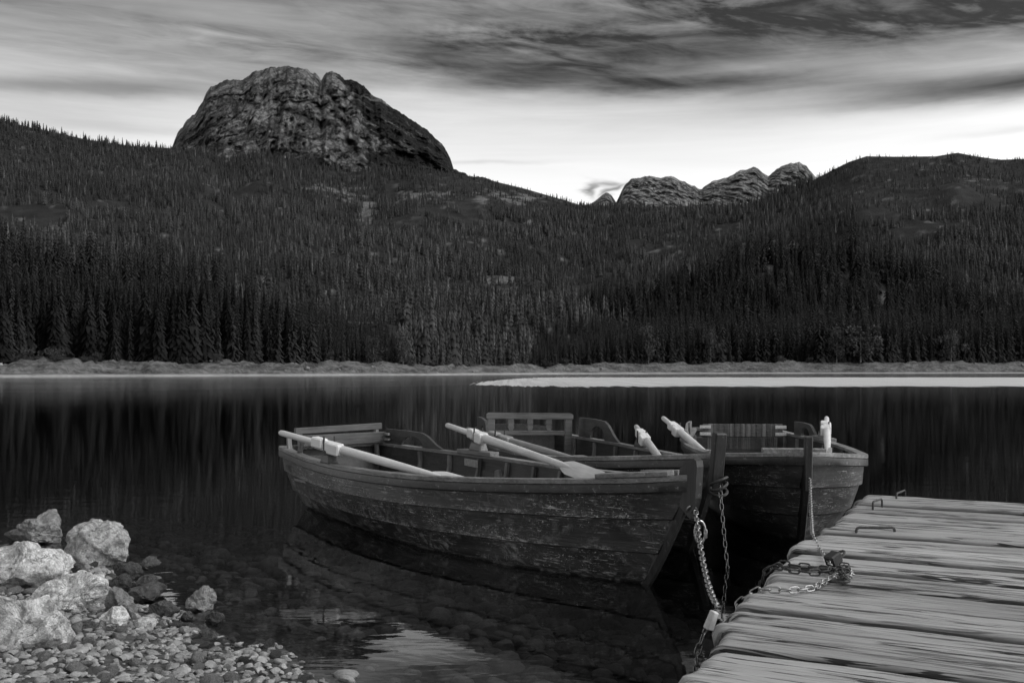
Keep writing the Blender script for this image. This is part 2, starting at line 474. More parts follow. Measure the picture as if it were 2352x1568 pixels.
def ground_z(x, y):
    d = shore_dist(x, y)
    land = .105 * np.maximum(d, 0) ** .95
    w = np.maximum(-d, 0)
    bed = -.095 * np.minimum(w, 3.2) - .26 * np.maximum(w - 3.2, 0)
    z = np.where(d > 0, np.minimum(land, .75), np.maximum(bed, -5.5))
    return z + .022 * n2(x * 2.3, y * 2.3, 3, 5) + .012 * n2(x * 9, y * 9, 2, 6) * np.exp(-np.abs(d) / 3)
def nonuni(a, b, c, d, fine, coarse):
    return np.concatenate([np.arange(a, b, coarse), np.arange(b, c, fine), np.arange(c, d + coarse, coarse)])
gxs = np.concatenate([[-900, -400, -150, -60], nonuni(-30, -5.5, 4, 30, .07, .7), [60, 150, 400, 900]])
gys = np.concatenate([[-60, -35], nonuni(-20, 2.5, 12, 34, .07, .7), [60, 120, 240, 400, 700]])
gx, gy = np.meshgrid(gxs, gys, indexing='ij')
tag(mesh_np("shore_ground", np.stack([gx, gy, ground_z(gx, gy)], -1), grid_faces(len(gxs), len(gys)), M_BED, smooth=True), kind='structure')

# ------------------------------------------------------------------ stones
def ico(sub):
    bm = bmesh.new(); bmesh.ops.create_icosphere(bm, subdivisions=sub, radius=1.0)
    bm.verts.index_update()
    V = np.array([v.co[:] for v in bm.verts]); Fc = np.array([[v.index for v in f.verts] for f in bm.faces]); bm.free()
    return V, Fc
ICO = {k: ico(k) for k in (2, 3, 5)}
def rock_shape(sub, seed, ncut=12, lo=.55, hi=.92, amp=.10, fr=1.5, soft=.94):
    V, Fc = ICO[sub]; V = V.copy(); g = np.random.default_rng(seed)
    for _ in range(ncut):
        n = g.normal(size=3); n /= np.linalg.norm(n); d = g.uniform(lo, hi)
        V -= n * (np.maximum(V @ n - d, 0) * soft)[:, None]
    nn = V / np.linalg.norm(V, axis=1)[:, None]
    V = V + nn * (fbm(V * fr + seed * 3.1, 4, seed) * amp)[:, None]
    return V, Fc
def c2d(pts): return [(x * .2774, 1133.1 + y * .2774) for x, y in pts]
def outline_rock(name, pts, Y, mat, label, seed, depth=None, ncut=9, amp=.085):
    """a solid boulder whose front outline is pts (seen straight on), as deep as it is wide"""
    pp = [at(x, y, Y) for x, y in c2d(pts)]
    P = np.array([(p.x, p.z) for p in pp]); c = P.mean(0)
    q = P - c; ang = np.arctan2(q[:, 1], q[:, 0]); rad = np.hypot(q[:, 0], q[:, 1])
    o = np.argsort(ang); ang, rad = ang[o], rad[o]
    ang = np.concatenate([ang - 2 * np.pi, ang, ang + 2 * np.pi]); rad = np.concatenate([rad] * 3)
    V, Fc = rock_shape(5, seed, 16, .50, .88, amp * .45, 1.6, 1.0)
    w = np.ptp(P[:, 0]); hgt = np.ptp(P[:, 1])
    if depth is None: depth = .42 * (w + hgt) / 2 + .1 * w
    ph = np.arctan2(V[:, 2], V[:, 0]); rho = np.hypot(V[:, 0], V[:, 2])
    rr = np.interp(ph, ang, rad)
    mx = np.array([rho[np.abs(((ph - a + np.pi) % (2 * np.pi)) - np.pi) < .15].max() for a in np.linspace(-np.pi, np.pi, 64)])
    rho = rho / np.interp(ph, np.linspace(-np.pi, np.pi, 64), mx)
    X = np.stack([rr * rho * np.cos(ph), V[:, 1] * depth, rr * rho * np.sin(ph)], -1)
    sz = (w + hgt) / 2
    nn = X / (np.linalg.norm(X, axis=1)[:, None] + 1e-9)
    X = X + nn * (fbm(X / sz * 7 + seed, 5, seed, .6) * sz * .022 + np.maximum(fbm(X / sz * 3.4 * np.array([1, 1, 1.7]) + seed, 4, seed + 5, .55, True) - .35, 0) * sz * -.035)[:, None]
    o = mesh_np(name, X, Fc, mat, smooth=True); o.data.set_sharp_from_angle(angle=R(32))
    o.location = (c[0], Y, c[1])
    tag(o, label, 'rock', 'boulders and stones on the near shore')
    return o
ROCKS = [
 ([(0,350),(150,280),(280,190),(400,140),(490,210),(515,310),(515,420),(400,450),(280,440),(100,420)], 8.7, 'M', "dark pointed boulder standing at the back of the pile, its peak leaning right"),
 ([(550,440),(590,300),(640,240),(740,215),(800,250),(880,230),(985,230),(1020,290),(1070,370),(1060,480),(1095,600),(930,640),(700,620),(560,560)], 7.75, 'P', "tall pale blocky boulder with a jagged top, farthest right of the big ones"),
 ([(-150,480),(0,450),(80,400),(180,385),(290,425),(420,440),(520,510),(590,580),(608,650),(480,760),(330,830),(180,850),(50,830),(-120,760)], 6.65, 'P', "broad pale cracked boulder in front of the dark pointed boulder"),
 ([(305,830),(340,760),(480,690),(620,648),(760,660),(860,700),(895,790),(912,860),(850,920),(760,1000),(640,1020),(560,1020),(440,950)], 6.1, 'P', "pale slanting boulder wedged between the two largest pale boulders"),
 ([(-170,840),(0,805),(130,845),(350,850),(470,910),(550,980),(575,1050),(605,1120),(590,1230),(530,1320),(380,1350),(250,1370),(0,1370),(-170,1340)], 5.15, 'P', "largest pale boulder, flat-topped, resting on the gravel at the frame's left edge"),
 ([(880,900),(905,820),(960,755),(1000,770),(1040,860),(1100,900),(1140,990),(1130,1050),(1060,1080),(950,980)], 6.0, 'M', "upright grey stone leaning behind the small pale wedge stone"),
 ([(800,1035),(870,980),(960,930),(1020,945),(1058,1010),(1050,1090),(1000,1160),(950,1140),(880,1090)], 5.75, 'P', "small pale wedge stone propped against the upright grey stone"),
 ([(560,1080),(700,1050),(860,1060),(1000,1190),(1010,1260),(800,1290),(600,1260)], 5.6, 'W', "dark wet slab lying in the gap beneath the pale boulders"),
 ([(1510,910),(1560,860),(1640,790),(1735,745),(1790,830),(1790,900),(1740,975),(1660,985),(1570,950)], 6.27, 'M', "ridged pointed rock rising alone out of the shallow water"),
 ([(1235,960),(1250,910),(1300,895),(1440,920),(1480,970),(1395,1035),(1300,1050),(1240,1020)], 6.05, 'W', "dark squarish rock at the water's edge beside the small bright pool"),
 ([(1690,1035),(1740,985),(1780,970),(1870,1020),(1840,1060),(1720,1060)], 5.97, 'W', "low dark rock in the shallows just in front of the ridged pointed rock"),
 ([(925,620),(960,570),(1040,580),(1190,650),(1120,700),(1000,690)], 7.0, 'W', "dark rounded stone at the foot of the tall blocky boulder"),
 ([(1130,590),(1180,562),(1340,578),(1240,605),(1170,635)], 7.2, 'W', "thin flat stone poking out of the water beyond the dark rounded stone"),
 ([(880,740),(960,690),(1045,665),(1110,760),(1090,810),(960,810)], 6.75, 'W', "dark angular stone right of the broad cracked boulder"),
 ([(1030,820),(1150,780),(1320,800),(1330,845),(1240,900),(1080,880)], 6.45, 'W', "flat dark slab lowest in the stack of wet slabs"),
 ([(1100,740),(1160,690),(1230,670),(1285,690),(1290,740),(1370,770),(1360,815),(1200,800)], 6.6, 'W', "jagged wet slab on top of the flat dark slab"),
 ([(990,1180),(1030,1145),(1140,1140),(1165,1190),(1140,1240),(1020,1240)], 5.55, 'M', "smooth grey cobble just below the pale stone lying on its side"),
 ([(1040,1130),(1080,1070),(1130,1042),(1300,1080),(1270,1130),(1160,1160)], 5.8, 'P', "pale stone lying on its side between the upright stone and the bright pool"),
 ([(1500,1035),(1550,975),(1595,1030),(1540,1055)], 6.0, 'W', "little dark pyramid stone between the squarish and the low dark rock"),
 ([(1650,1150),(1720,1140),(1820,1220),(1800,1260),(1700,1220)], 5.62, 'W', "dark tilted slab on the gravel's edge right of the bright pool"),
 ([(1720,1390),(1760,1310),(1850,1310),(1965,1380),(1940,1450),(1860,1480),(1780,1470)], 5.12, 'M', "grey angular cobble at the edge of the gravel bank, nearest the lens"),
 ([(2145,1310),(2180,1250),(2230,1245),(2280,1300),(2200,1340)], 5.35, 'W', "dark three-cornered rock in the shallows farthest from the gravel bank"),
 ([(1410,1265),(1500,1215),(1590,1210),(1625,1295),(1530,1320)], 5.5, 'M', "broad grey cobble on the gravel below the bright pool"),
 ([(580,610),(650,565),(710,645),(620,670)], 7.1, 'W', "small dark stone tucked between the tall and the broad cracked boulder"),
 ([(1450,1480),(1490,1420),(1560,1430),(1570,1520),(1500,1545)], 4.92, 'P', "whitest round cobble in the gravel by the bottom edge"),
]
mm = {'P': M_ROCK, 'M': M_ROCK_MID, 'W': M_ROCK_WET}
for i, (pts, Y, k, lab) in enumerate(ROCKS):
    w = max(p[0] for p in pts) - min(p[0] for p in pts)
    outline_rock("boulder" if w > 250 and i < 5 else "shore_stone", pts, Y, mm[k], lab, 40 + i)

def scatter(name, sites, mat, protos, kind, zoff=.25, flat=(.45, .8)):
    VV = []; FF = []; TT = []; o = 0
    for (x, y, r) in sites:
        V, Fc = protos[RNG.integers(len(protos))]
        a = RNG.uniform(0, 6.28); fl = RNG.uniform(*flat)
        s = np.array([r * RNG.uniform(.85, 1.35), r * RNG.uniform(.75, 1.05), r * fl])
        P = V * s; tl = RNG.normal(0, .22)
        P = np.stack([P[:, 0], P[:, 1] * math.cos(tl) - P[:, 2] * math.sin(tl), P[:, 1] * math.sin(tl) + P[:, 2] * math.cos(tl)], -1)
        ca, sa = math.cos(a), math.sin(a)
        P = np.stack([P[:, 0] * ca - P[:, 1] * sa, P[:, 0] * sa + P[:, 1] * ca, P[:, 2]], -1)
        z = float(ground_z(np.array(x), np.array(y)))
        P += (x, y, z + r * fl * zoff)
        VV.append(P); FF.append(Fc + o); TT.append(np.full(len(P), RNG.beta(1.6, 2.2))); o += len(P)
    ob = mesh_np(name, np.concatenate(VV), np.concatenate(FF), mat, smooth=True, attrs={'tone': np.concatenate(TT)}); ob.data.set_sharp_from_angle(angle=R(38))
    return tag(ob, kind=kind)
P2 = [rock_shape(2, 200 + i, 11, .42, .82, .05, 1.4, 1.0) for i in range(10)]
P2R = [rock_shape(2, 260 + i, 6, .6, .95, .10, 1.2) for i in range(10)]
P3 = [rock_shape(3, 300 + i, 14, .42, .82, .07, 1.5, 1.0) for i in range(10)]
def poisson(n, x0, x1, y0, y1, rfun, ok):
    """dart throwing with a size for each stone"""
    out = []; cell = {}
    for _ in range(n):
        x = RNG.uniform(x0, x1); y = RNG.uniform(y0, y1)
        if not ok(x, y): continue
        r = rfun(x, y); k = (int(x / .2), int(y / .2)); bad = False
        for i in (-1, 0, 1):
            for j in (-1, 0, 1):
                for (a, b, q) in cell.get((k[0] + i, k[1] + j), ()):
                    if (a - x) ** 2 + (b - y) ** 2 < ((r + q) * .68) ** 2: bad = True; break
                if bad: break
            if bad: break
        if bad: continue
        cell.setdefault(k, []).append((x, y, r)); out.append((x, y, r))
    return out
sd_ = lambda x, y: float(shore_dist(np.array(x), np.array(y)))
inview = lambda x, y: y > 3.2 and abs(x) < y * .56 + .2
land = poisson(22000, -4.4, .3, 3.4, 8.5, lambda x, y: float(np.clip(RNG.lognormal(-3.45, .38), .016, .085)), lambda x, y: inview(x, y) and sd_(x, y) > -.12)
small = [(RNG.uniform(-4.2, 0), RNG.uniform(3.5, 8.2), RNG.uniform(.012, .026)) for _ in range(5200)]
small = [s for s in small if sd_(s[0], s[1]) > -.2 and inview(s[0], s[1])]
scatter("gravel", small + [s for s in land if s[2] < .043], M_GRAVEL, P2, 'stuff', .35)
bedsites = poisson(16000, -4.6, 1.9, 4.0, 11.5, lambda x, y: float(np.clip(RNG.lognormal(-2.75, .55), .025, .20 if sd_(x, y) < -.8 else .075)), lambda x, y: inview(x, y) and -5.6 < sd_(x, y) < -.12)
bedsites = [q for q in bedsites if float(ground_z(np.array(q[0]), np.array(q[1]))) + q[2] * .95 < -.006 or RNG.uniform() < .03]
scatter("underwater_stones", bedsites, M_BEDSTONE, P2R, 'stuff', .1, (.45, .8))
big = sorted([s for s in land if s[2] >= .043], key=lambda s: -s[2])[:150]
for i, (x, y, r) in enumerate(big):
    V, Fc = P3[i % len(P3)]
    wet = sd_(x, y) < .12
    lab = ("wet dark cobble lying half in the water along the edge of the gravel bank" if wet else "dry grey cobble lying loose on the gravel bank in front of the boulders")
    if i < 20:
        o = mesh_np("cobble", V, Fc, M_ROCK_WET if (i % 2) else M_ROCK_MID, smooth=True)
        if i == 0: CB = {}
        CB[(i % 10, i % 2)] = o.data
    key = (i % 10, 1 if wet else 0)
    o = o if i < 20 else link(bpy.data.objects.new("cobble", list(CB.values())[0]))
    md = [v for k, v in CB.items() if k[1] == key[1]]
    if i >= 20 or len(md) > 0:
        if md: o.data = md[i % len(md)]
    fl = RNG.uniform(.5, .8)
    o.scale = (r * RNG.uniform(.9, 1.3), r * RNG.uniform(.8, 1.05), r * fl)
    o.rotation_euler = (RNG.normal(0, .2), RNG.normal(0, .2), RNG.uniform(0, 6.28))
    o.location = (x, y, float(ground_z(np.array(x), np.array(y))) + r * fl * .3)
    tag(o, lab, 'stone', "wet cobbles along the water's edge" if wet else "dry cobbles on the gravel bank")

# ------------------------------------------------------------------ hills, mountains
def mat_forest_floor():
    m, t = material("forest_floor"); c = t.pos(); tone = t.attr('rock')
    n = t.noise(c, .05, 6, .65); n2_ = t.noise(c, .35, 5, .7)
    col = n.sm(.35, .7) * .022 + .022 + tone * (n2_.sm(.3, .7) * .15 + .04)
    t.out(t.bsdf(col, .9, 0, t.bump(n2_ * 1.5, 1.0, .8), .1)); return m
def mat_cliff(name, lo, hi, sc, dark_side=None):
    m, t = material(name); c = t.coord(); x, y, z = t.sep(c)
    d1 = x * .80 - z * .60; d2 = x * .60 + z * .80
    n1 = t.noise(t.scale(c, (1, .5, .8)), .009 * sc, 8, .70, 1.5)
    n2_ = t.noise(t.scale(c, (1, .5, 1.0)), .045 * sc, 6, .75, 1.0)
    cr = (t.noise(t.scale(c, (1, .5, .7), (40, 0, 9)), .014 * sc, 7, .65, 1.8) - .5).abs().sm(.045, .0)
    veg = t.noise(t.comb(d1 * (.006 * sc), y * (.004 * sc), d2 * (.020 * sc)), 1.0, 8, .74, .9)
    rk = t.attr('veg')
    rock = n1.sm(.34, .64) * (hi - lo) * .5 + n2_.sm(.32, .68) * (hi - lo) * .6 + lo
    rock = rock * (1.0 - cr * .45) * (1.0 - t.attr('crack') * n2_.sm(.3, .55) * .85)  # crack lines darkened in the colour: painted shade plus dark plants
    k = (veg + rk * .36 - .20).sm(.45, .53)
    col = rock * (1.0 - k) + (n2_.sm(.3, .7) * .03 + .016) * k
    t.out(t.bsdf(col, .9, 0, t.bump(n1 * 45 + n2_ * 16 - cr * 12, 1.0, 1.0), .1)); return m
M_FLOOR = mat_forest_floor()
def mat_bank():
    m, t = material("far_bank_gravel"); c = t.pos(); x, y, z = t.sep(c)
    n = t.noise(t.scale(c, (.12, .12, .6)), 1.0, 6, .7, .6); n2_ = t.noise(c, .8, 5, .7)
    beach = z.sm(.75, .25)
    col = n.sm(.35, .65) * .11 + .03 + n2_.sm(.4, .7) * .09 + beach * .26
    t.out(t.bsdf(col, .9, 0, t.bump(n2_ * .4, 1.0, .8), .2)); return m
M_BANK = mat_bank()

U_SH = [-1500, -600, 0, 500, 1000, 1300, 1500, 1700, 2352, 3000, 3900]
D_SH = [185, 200, 214, 246, 300, 385, 410, 430, 470, 480, 500]
def shore_d(u): return np.interp(u, U_SH, D_SH) + 4 * n2(np.asarray(u) / 130., np.asarray(u) * 0., 3, 31)
RIDGE = [(-1500, 40), (-600, 150), (-200, 225), (0, 274), (60, 291), (120, 303), (200, 321), (300, 335), (400, 341), (470, 346), (520, 366), (600, 352), (700, 372), (800, 396), (870, 392), (950, 388), (1040, 398), (1100, 408), (1200, 432), (1280, 455), (1340, 473), (1420, 476), (1560, 477), (1680, 475), (1720, 466), (1760, 452), (1870, 413), (1900, 397), (1950, 372), (1990, 359), (2060, 360), (2150, 359), (2200, 351), (2240, 359), (2300, 367), (2352, 365), (2700, 330), (3900, 260)]
RX, RY = np.array(RIDGE).T
def ridge_d(u): return np.interp(u, [-1500, 0, 500, 1000, 1350, 1700, 2352, 3900], [1450, 1600, 1650, 1700, 1700, 1500, 1400, 1200])
def bank_h(u): return np.interp(u, [-1500, 0, 500, 850, 1000, 1150, 1300, 1700, 2352, 3900], [4, 3.6, 3.7, 3.9, 3.4, 2.2, 4.2, 5.2, 5.6, 5]) + .5 * n2(np.asarray(u) / 60., np.asarray(u) * 0, 3, 77)
def bump_hill(X, Y):
    return 58 * np.exp(-(((X - 170) / 105) ** 2 + ((Y - 640) / 95) ** 2)) + 40 * np.exp(-(((X + 215) / 135) ** 2 + ((Y - 430) / 95) ** 2))
def hill_z(u, v):
    """v 0 at the bank top, 1 on the ridge"""
    d0 = shore_d(u) + 16; d1 = ridge_d(u)
    d = d0 + (d1 - d0) * v
    zr = CAM_H + (850 - np.interp(u, RX, RY)) / F * d1
    zb = bank_h(u)
    X = (u - 1176) / F * d
    z = zb + (zr - zb) * (.16 * v + .84 * v ** 1.5) if False else zb + (zr - zb) * np.power(v, 1.62)
    env = np.clip(v * 6, 0, 1) * np.clip((1 - v) * 5, 0, 1)
    z = z + env * (14 * n2(X / 150., d / 150., 4, 3) + bump_hill(X, d) * np.clip(v * 8, 0, 1))
    return X, d, z
OUTCROPS = [(1172, 672, 30, 40), (1185, 690, 14, 20), (1790, 585, 75, 26), (1850, 570, 50, 20), (1730, 610, 30, 14), (848, 480, 26, 40), (790, 440, 45, 22), (730, 430, 30, 14), (1722, 512, 9, 16), (865, 690, 18, 10), (1215, 512, 14, 10), (1180, 455, 70, 14), (940, 450, 40, 10), (1000, 445, 60, 8)]
def rockmask(X, d, z):
    x = 1176 + F * X / d; y = 850 - F * (z - CAM_H) / d
    m = np.zeros_like(x)
    for cx, cy, hw, hh in OUTCROPS:
        m = np.maximum(m, np.exp(-(((x - cx) / hw) ** 2 + ((y - cy) / hh) ** 2)))
    return np.clip((m * 1.1 + .75 * n2(X / 14., d / 14., 5, 9, gain=.65) - .62) * 3.0, 0, 1)
uu = np.concatenate([np.arange(-1500, -40, 40), np.arange(-40, 2400, 10), np.arange(2400, 3901, 40)]).astype(float)
vv_ = np.concatenate([np.linspace(0, 1, 130)])
UU, VVg = np.meshgrid(uu, vv_, indexing='ij')
X, D, Z = hill_z(UU, VVg)
RK = rockmask(X, D, Z)
# far slope behind the ridge
ex = []
for dd, dz in ((140, -70), (600, -420)):
    d = D[:, -1] + dd; ex.append(np.stack([(uu - 1176) / F * d, d, np.maximum(Z[:, -1] + dz, -3)], -1))
G = np.concatenate([np.stack([X, D, Z], -1), np.stack(ex, 1)], 1)
RKa = np.concatenate([RK, np.zeros((len(uu), 2))], 1)
tag(mesh_np("hillside", G, grid_faces(*G.shape[:2]), M_FLOOR, smooth=True, attrs={'rock': RKa}), kind='structure')
# the bare bank between water and trees
rows = []
for k, (off, zf) in enumerate(((-14, -3), (-3, -.5), (0, 0), (2.5, .10), (5, .16), (7, .42), (10, .68), (13, .92), (16, 1.0), (22, .985))):
    d = shore_d(uu) + off; zb = bank_h(uu)
    z = np.where(zf < 0, zf, zf * zb) * np.ones_like(uu) + (.75 * n2(uu / 16., uu * 0 + k * .7, 4, 55, gain=.6) if 4 < k < 9 else 0)
    if k == 9: z = zb - .4
    rows.append(np.stack([(uu - 1176) / F * d, d, z], -1))
G = np.stack(rows, 1)
tag(mesh_np("far_shore", G, grid_faces(*G.shape[:2]), M_BANK, smooth=True), kind='structure')

def worley(P, seed):
    I = np.floor(P).astype(np.int64); f1 = np.full(P.shape[:-1], 9.); f2 = f1.copy(); cid = f1 * 0
    for dx in (-1, 0, 1):
        for dy in (-1, 0, 1):
            for dz in (-1, 0, 1):
                a, b, c = I[..., 0] + dx, I[..., 1] + dy, I[..., 2] + dz
                q = np.stack([a + _h(a, b, c, seed), b + _h(a, b, c, seed + 1), c + _h(a, b, c, seed + 2)], -1)
                d = np.linalg.norm(q - P, axis=-1); new = d < f1
                f2 = np.where(new, f1, np.minimum(f2, d)); cid = np.where(new, _h(a, b, c, seed + 3), cid); f1 = np.where(new, d, f1)
    return f1, f2, cid
def massif(name, sky_pts, base_y, d0, d1, mat, amp, seed, vegfun=None, step=4.0, jag=1.0, nb=110):
    P = np.array(sky_pts, float); u = np.arange(P[0, 0], P[-1, 0] + .1, step)
    ysk = np.interp(u, P[:, 0], P[:, 1]) + jag * n2(u / 11., u * 0, 4, seed + 4, gain=.62)
    yb = np.interp(u, *np.array(base_y, float).T)
    b = np.linspace(0, 1, nb); Uq, B = np.meshgrid(u, b, indexing='ij')
    ysc = yb[:, None] + (ysk - yb)[:, None] * B
    dep = d0 + (d1 - d0) * B ** 1.1
    Xw = (Uq - 1176) / F * dep; Zw = CAM_H + (850 - ysc) / F * dep
    wx = Xw + 30 * n2(Xw / 70., Zw / 70., 3, seed + 30); wz = Zw + 30 * n2(Xw / 70., Zw / 70., 3, seed + 31)
    P3_ = np.stack([wx, dep * .35, wz], -1)
    a1, b1_, c1 = worley(P3_ / np.array([75., 120., 230.]), seed)
    a2, b2_, c2 = worley(P3_ / np.array([27., 60., 75.]), seed + 7)
    crk = np.maximum(np.clip(1 - (b1_ - a1) / .14, 0, 1), .6 * np.clip(1 - (b2_ - a2) / .16, 0, 1))
    n = .9 * fbm(np.stack([Xw / 170., dep / 420., Zw / 420.], -1), 5, seed, .52, True) + .55 * (c1 - .5) + .7 * np.clip((b1_ - a1) * 2, 0, .5) + .5 * (c2 - .5) + .3 * np.clip((b2_ - a2) * 2, 0, .5) + .55 * fbm(np.stack([Xw / 24. + Zw / 90., dep * 0, Zw / 260.], -1), 3, seed + 15, .55, True) + .7 * fbm(np.stack([Xw / 34., dep / 120., Zw / 60.], -1), 5, seed + 3, .62)
    env = np.clip(B * 8, 0, 1) * np.clip((1 - B) * 9, .05, 1)
    # carve along the line of sight so that the outline stays
    if name == 'rocky_mountain': n = n - 1.5 * np.exp(-((Uq - (739 + (ysc - 178) * .42 + 11 * n2(ysc / 26., ysc * 0, 3, 3))) / 11.) ** 2) + .9 * np.tanh((720 + (ysc - 178) * .42 - Uq) / 60.)
    dp = -amp * n * env; k = (dep + dp) / dep
    Xw, Zw, dep2 = Xw * k, CAM_H + (Zw - CAM_H) * k, dep * k
    front = np.stack([Xw, dep2, Zw], -1)
    bk = []
    for dd, dz in ((60, -12), (220, -140), (700, -700)):
        bk.append(np.stack([Xw[:, -1] * (1 + dd / d1 * .5), dep2[:, -1] + dd, np.maximum(Zw[:, -1] + dz, -3)], -1))
    G = np.concatenate([front, np.stack(bk, 1)], 1)
    vg = np.zeros(G.shape[:2]); ck_ = np.zeros(G.shape[:2]); ck_[:, :nb] = crk
    if vegfun is not None: vg[:, :nb] = vegfun(Uq, ysc)
    # shrink the two ends down
    return tag(mesh_np(name, G, grid_faces(*G.shape[:2]), mat, smooth=True, attrs={'veg': vg, 'crack': ck_}), kind='structure')
M_CLIFF = mat_cliff("mountain_rock", .05, .44, 1.0)
M_FAR = mat_cliff("hazed_peak_rock", .20, .48, .8)  # paler rock colour stands in for haze over the peaks
PEAK = [(392, 345), (400, 325), (412, 298), (430, 278), (448, 258), (465, 232), (474, 210), (482, 200), (505, 190), (525, 183), (540, 184), (552, 187), (565, 174), (600, 161), (632, 153), (660, 150), (668, 154), (676, 155), (686, 152), (705, 160), (722, 170), (731, 177), (737, 187), (744, 176), (750, 167), (762, 163), (778, 172), (792, 180), (810, 183), (830, 195), (848, 210), (858, 220), (900, 245), (950, 276), (985, 303), (1005, 320), (1022, 342), (1034, 365), (1042, 390), (1056, 396), (1080, 402), (1120, 412), (1150, 425)]
BASE = [(392, 400), (600, 430), (800, 450), (1000, 440), (1150, 440)]
def veg_peak(u, y):
    line = 735 + (y - 170) * .55
    right = np.clip((u - line) / 60., 0, 1)
    gully = np.exp(-((u - (742 + (y - 180) * .42)) / 16.) ** 2)
    return np.clip(.12 + .55 * right - .9 * gully + .55 * np.clip((y - 335) / 50., 0, 1), 0, 1)
massif("rocky_mountain", PEAK, BASE, 1900, 2600, M_CLIFF, 36, 21, veg_peak, 2.0, 3.2, 170)
massif("distant_peaks", [(1335, 476), (1350, 470), (1368, 459), (1392, 441), (1404, 448), (1415, 463), (1424, 446), (1436, 425), (1450, 412), (1470, 408), (1492, 405), (1515, 408), (1548, 405), (1565, 415), (1590, 426), (1606, 433), (1613, 434), (1625, 424), (1640, 415), (1680, 404), (1702, 392), (1735, 385), (1752, 396), (1764, 404), (1782, 389), (1805, 377), (1835, 372), (1853, 383), (1872, 404), (1890, 420)],
       [(1335, 500), (1890, 520)], 3800, 5200, M_FAR, 50, 51, lambda u, y: .05 + 0 * u, 2.0, 1.8, 110)

# ------------------------------------------------------------------ trees
def mat_foliage(name, v, var):
    m, t = material(name); c = t.coord(); r = t.rand()
    tone = t.attr('tone')
    n = t.noise(c, .9, 4, .65)
    col = (n.sm(.3, .7) * .6 + .6) * (r * var + tone * var + v)
    t.out(t.bsdf(col, .85, 0, None, .15)); return m
M_NEEDLE = mat_foliage("spruce_needles", .013, .030)
M_LEAF = mat_foliage("pale_leaves", .065, .04)
M_WOODS = mat_foliage("distant_needles", .020, .046)
M_BARK = mat_simple("tree_bark", .05, .9, 0, .05, 3)
M_BARK_PALE = mat_simple("pale_bark", .13, .9, 0, .08, 3)
def conifer(seed, H=1.0, wid=.15, whorls=46, per=12, low=.04):
    """unit-high spruce: drooping ragged boughs, each a bent strip with side sprays"""
    g = np.random.default_rng(seed); V = []; Fs = []
    for k in range(whorls):
        f = k / (whorls - 1); z = low + (1 - low) * f ** .95
        r = wid * (1 - f) ** .8 * g.uniform(.75, 1.15) + .006
        n = max(4, int(per * (1 - f * .45)))
        a0 = g.uniform(0, 6.28)
        for j in range(n):
            a = a0 + 6.283 * j / n + g.normal(0, .18); rr = r * g.uniform(.6, 1.2)
            ca, sa = math.cos(a), math.sin(a); dr = rr * g.uniform(.45, 1.0); w = rr * g.uniform(.13, .26)
            o = len(V)
            pts = [(0, 0, .02), (rr * .5, w, -dr * .25), (rr * .45, -w, -dr * .3), (rr, w * .3, -dr), (rr * .9, -w * .35, -dr * 1.05), (rr * .55, 0, -dr - .02)]
            for (x, y, zz) in pts: V.append((x * ca - y * sa, x * sa + y * ca, z + zz))
            Fs += [(o, o + 2, o + 1), (o + 1, o + 2, o + 4), (o + 1, o + 4, o + 3), (o + 1, o + 5, o + 2)]
    o = len(V); V += [(.006, 0, .97), (-.003, .005, .97), (-.003, -.005, .97), (0, 0, 1.02)]; Fs += [(o, o + 1, o + 3), (o + 1, o + 2, o + 3), (o + 2, o, o + 3)]
    return np.array(V), np.array(Fs)
def broadleaf(seed, n=1300, wide=.36):
    g = np.random.default_rng(seed)
    cl = [(g.normal(0, .16), g.normal(0, .16), g.uniform(.14, .86), g.uniform(.11, .18)) for _ in range(18)]
    V = []; Fs = []
    for i in range(n):
        cx, cy, cz, cr = cl[g.integers(len(cl))]
        d = g.normal(size=3); d /= np.linalg.norm(d); p = np.array((cx, cy, cz)) + d * cr * g.uniform(.6, 1.05)
        u = g.normal(size=3); u /= np.linalg.norm(u); w = np.cross(u, g.normal(size=3)); w /= np.linalg.norm(w); s = g.uniform(.018, .036)
        o = len(V); V += [p + u * s, p + w * s * .7, p - u * s, p - w * s * .7]; Fs += [(o, o + 1, o + 2), (o, o + 2, o + 3)]
    return np.array(V), np.array(Fs)
def trunk_mesh(mat, r=.011, top=.9):
    b = MB(); b.tube([(0, 0, -.03), (0.002, 0, .3), (-.002, .002, .6), (0, 0, top)], [r, r * .8, r * .5, r * .15], 6); o = b.build("trunk", mat, None, True)
    me = o.data; bpy.data.objects.remove(o); return me
CONI = [conifer(60 + i, 1, w, wh) for i, (w, wh) in enumerate(((.13, 46), (.155, 42), (.11, 50), (.17, 42), (.145, 46), (.12, 50), (.16, 44), (.10, 46)))]
def crown_data(V, Fc, mat, nm="crown"):
    o = mesh_np(nm, V, Fc, mat, attrs={'tone': np.full(len(V), 0.0)}); me = o.data; bpy.data.objects.remove(o); return me
CR = [crown_data(V, Fc, M_NEEDLE) for V, Fc in CONI]
TRK = trunk_mesh(M_BARK)
TRK_B = trunk_mesh(M_BARK_PALE, .018, .7)
LEAF = [crown_data(*broadleaf(90 + i), M_LEAF) for i in range(4)]
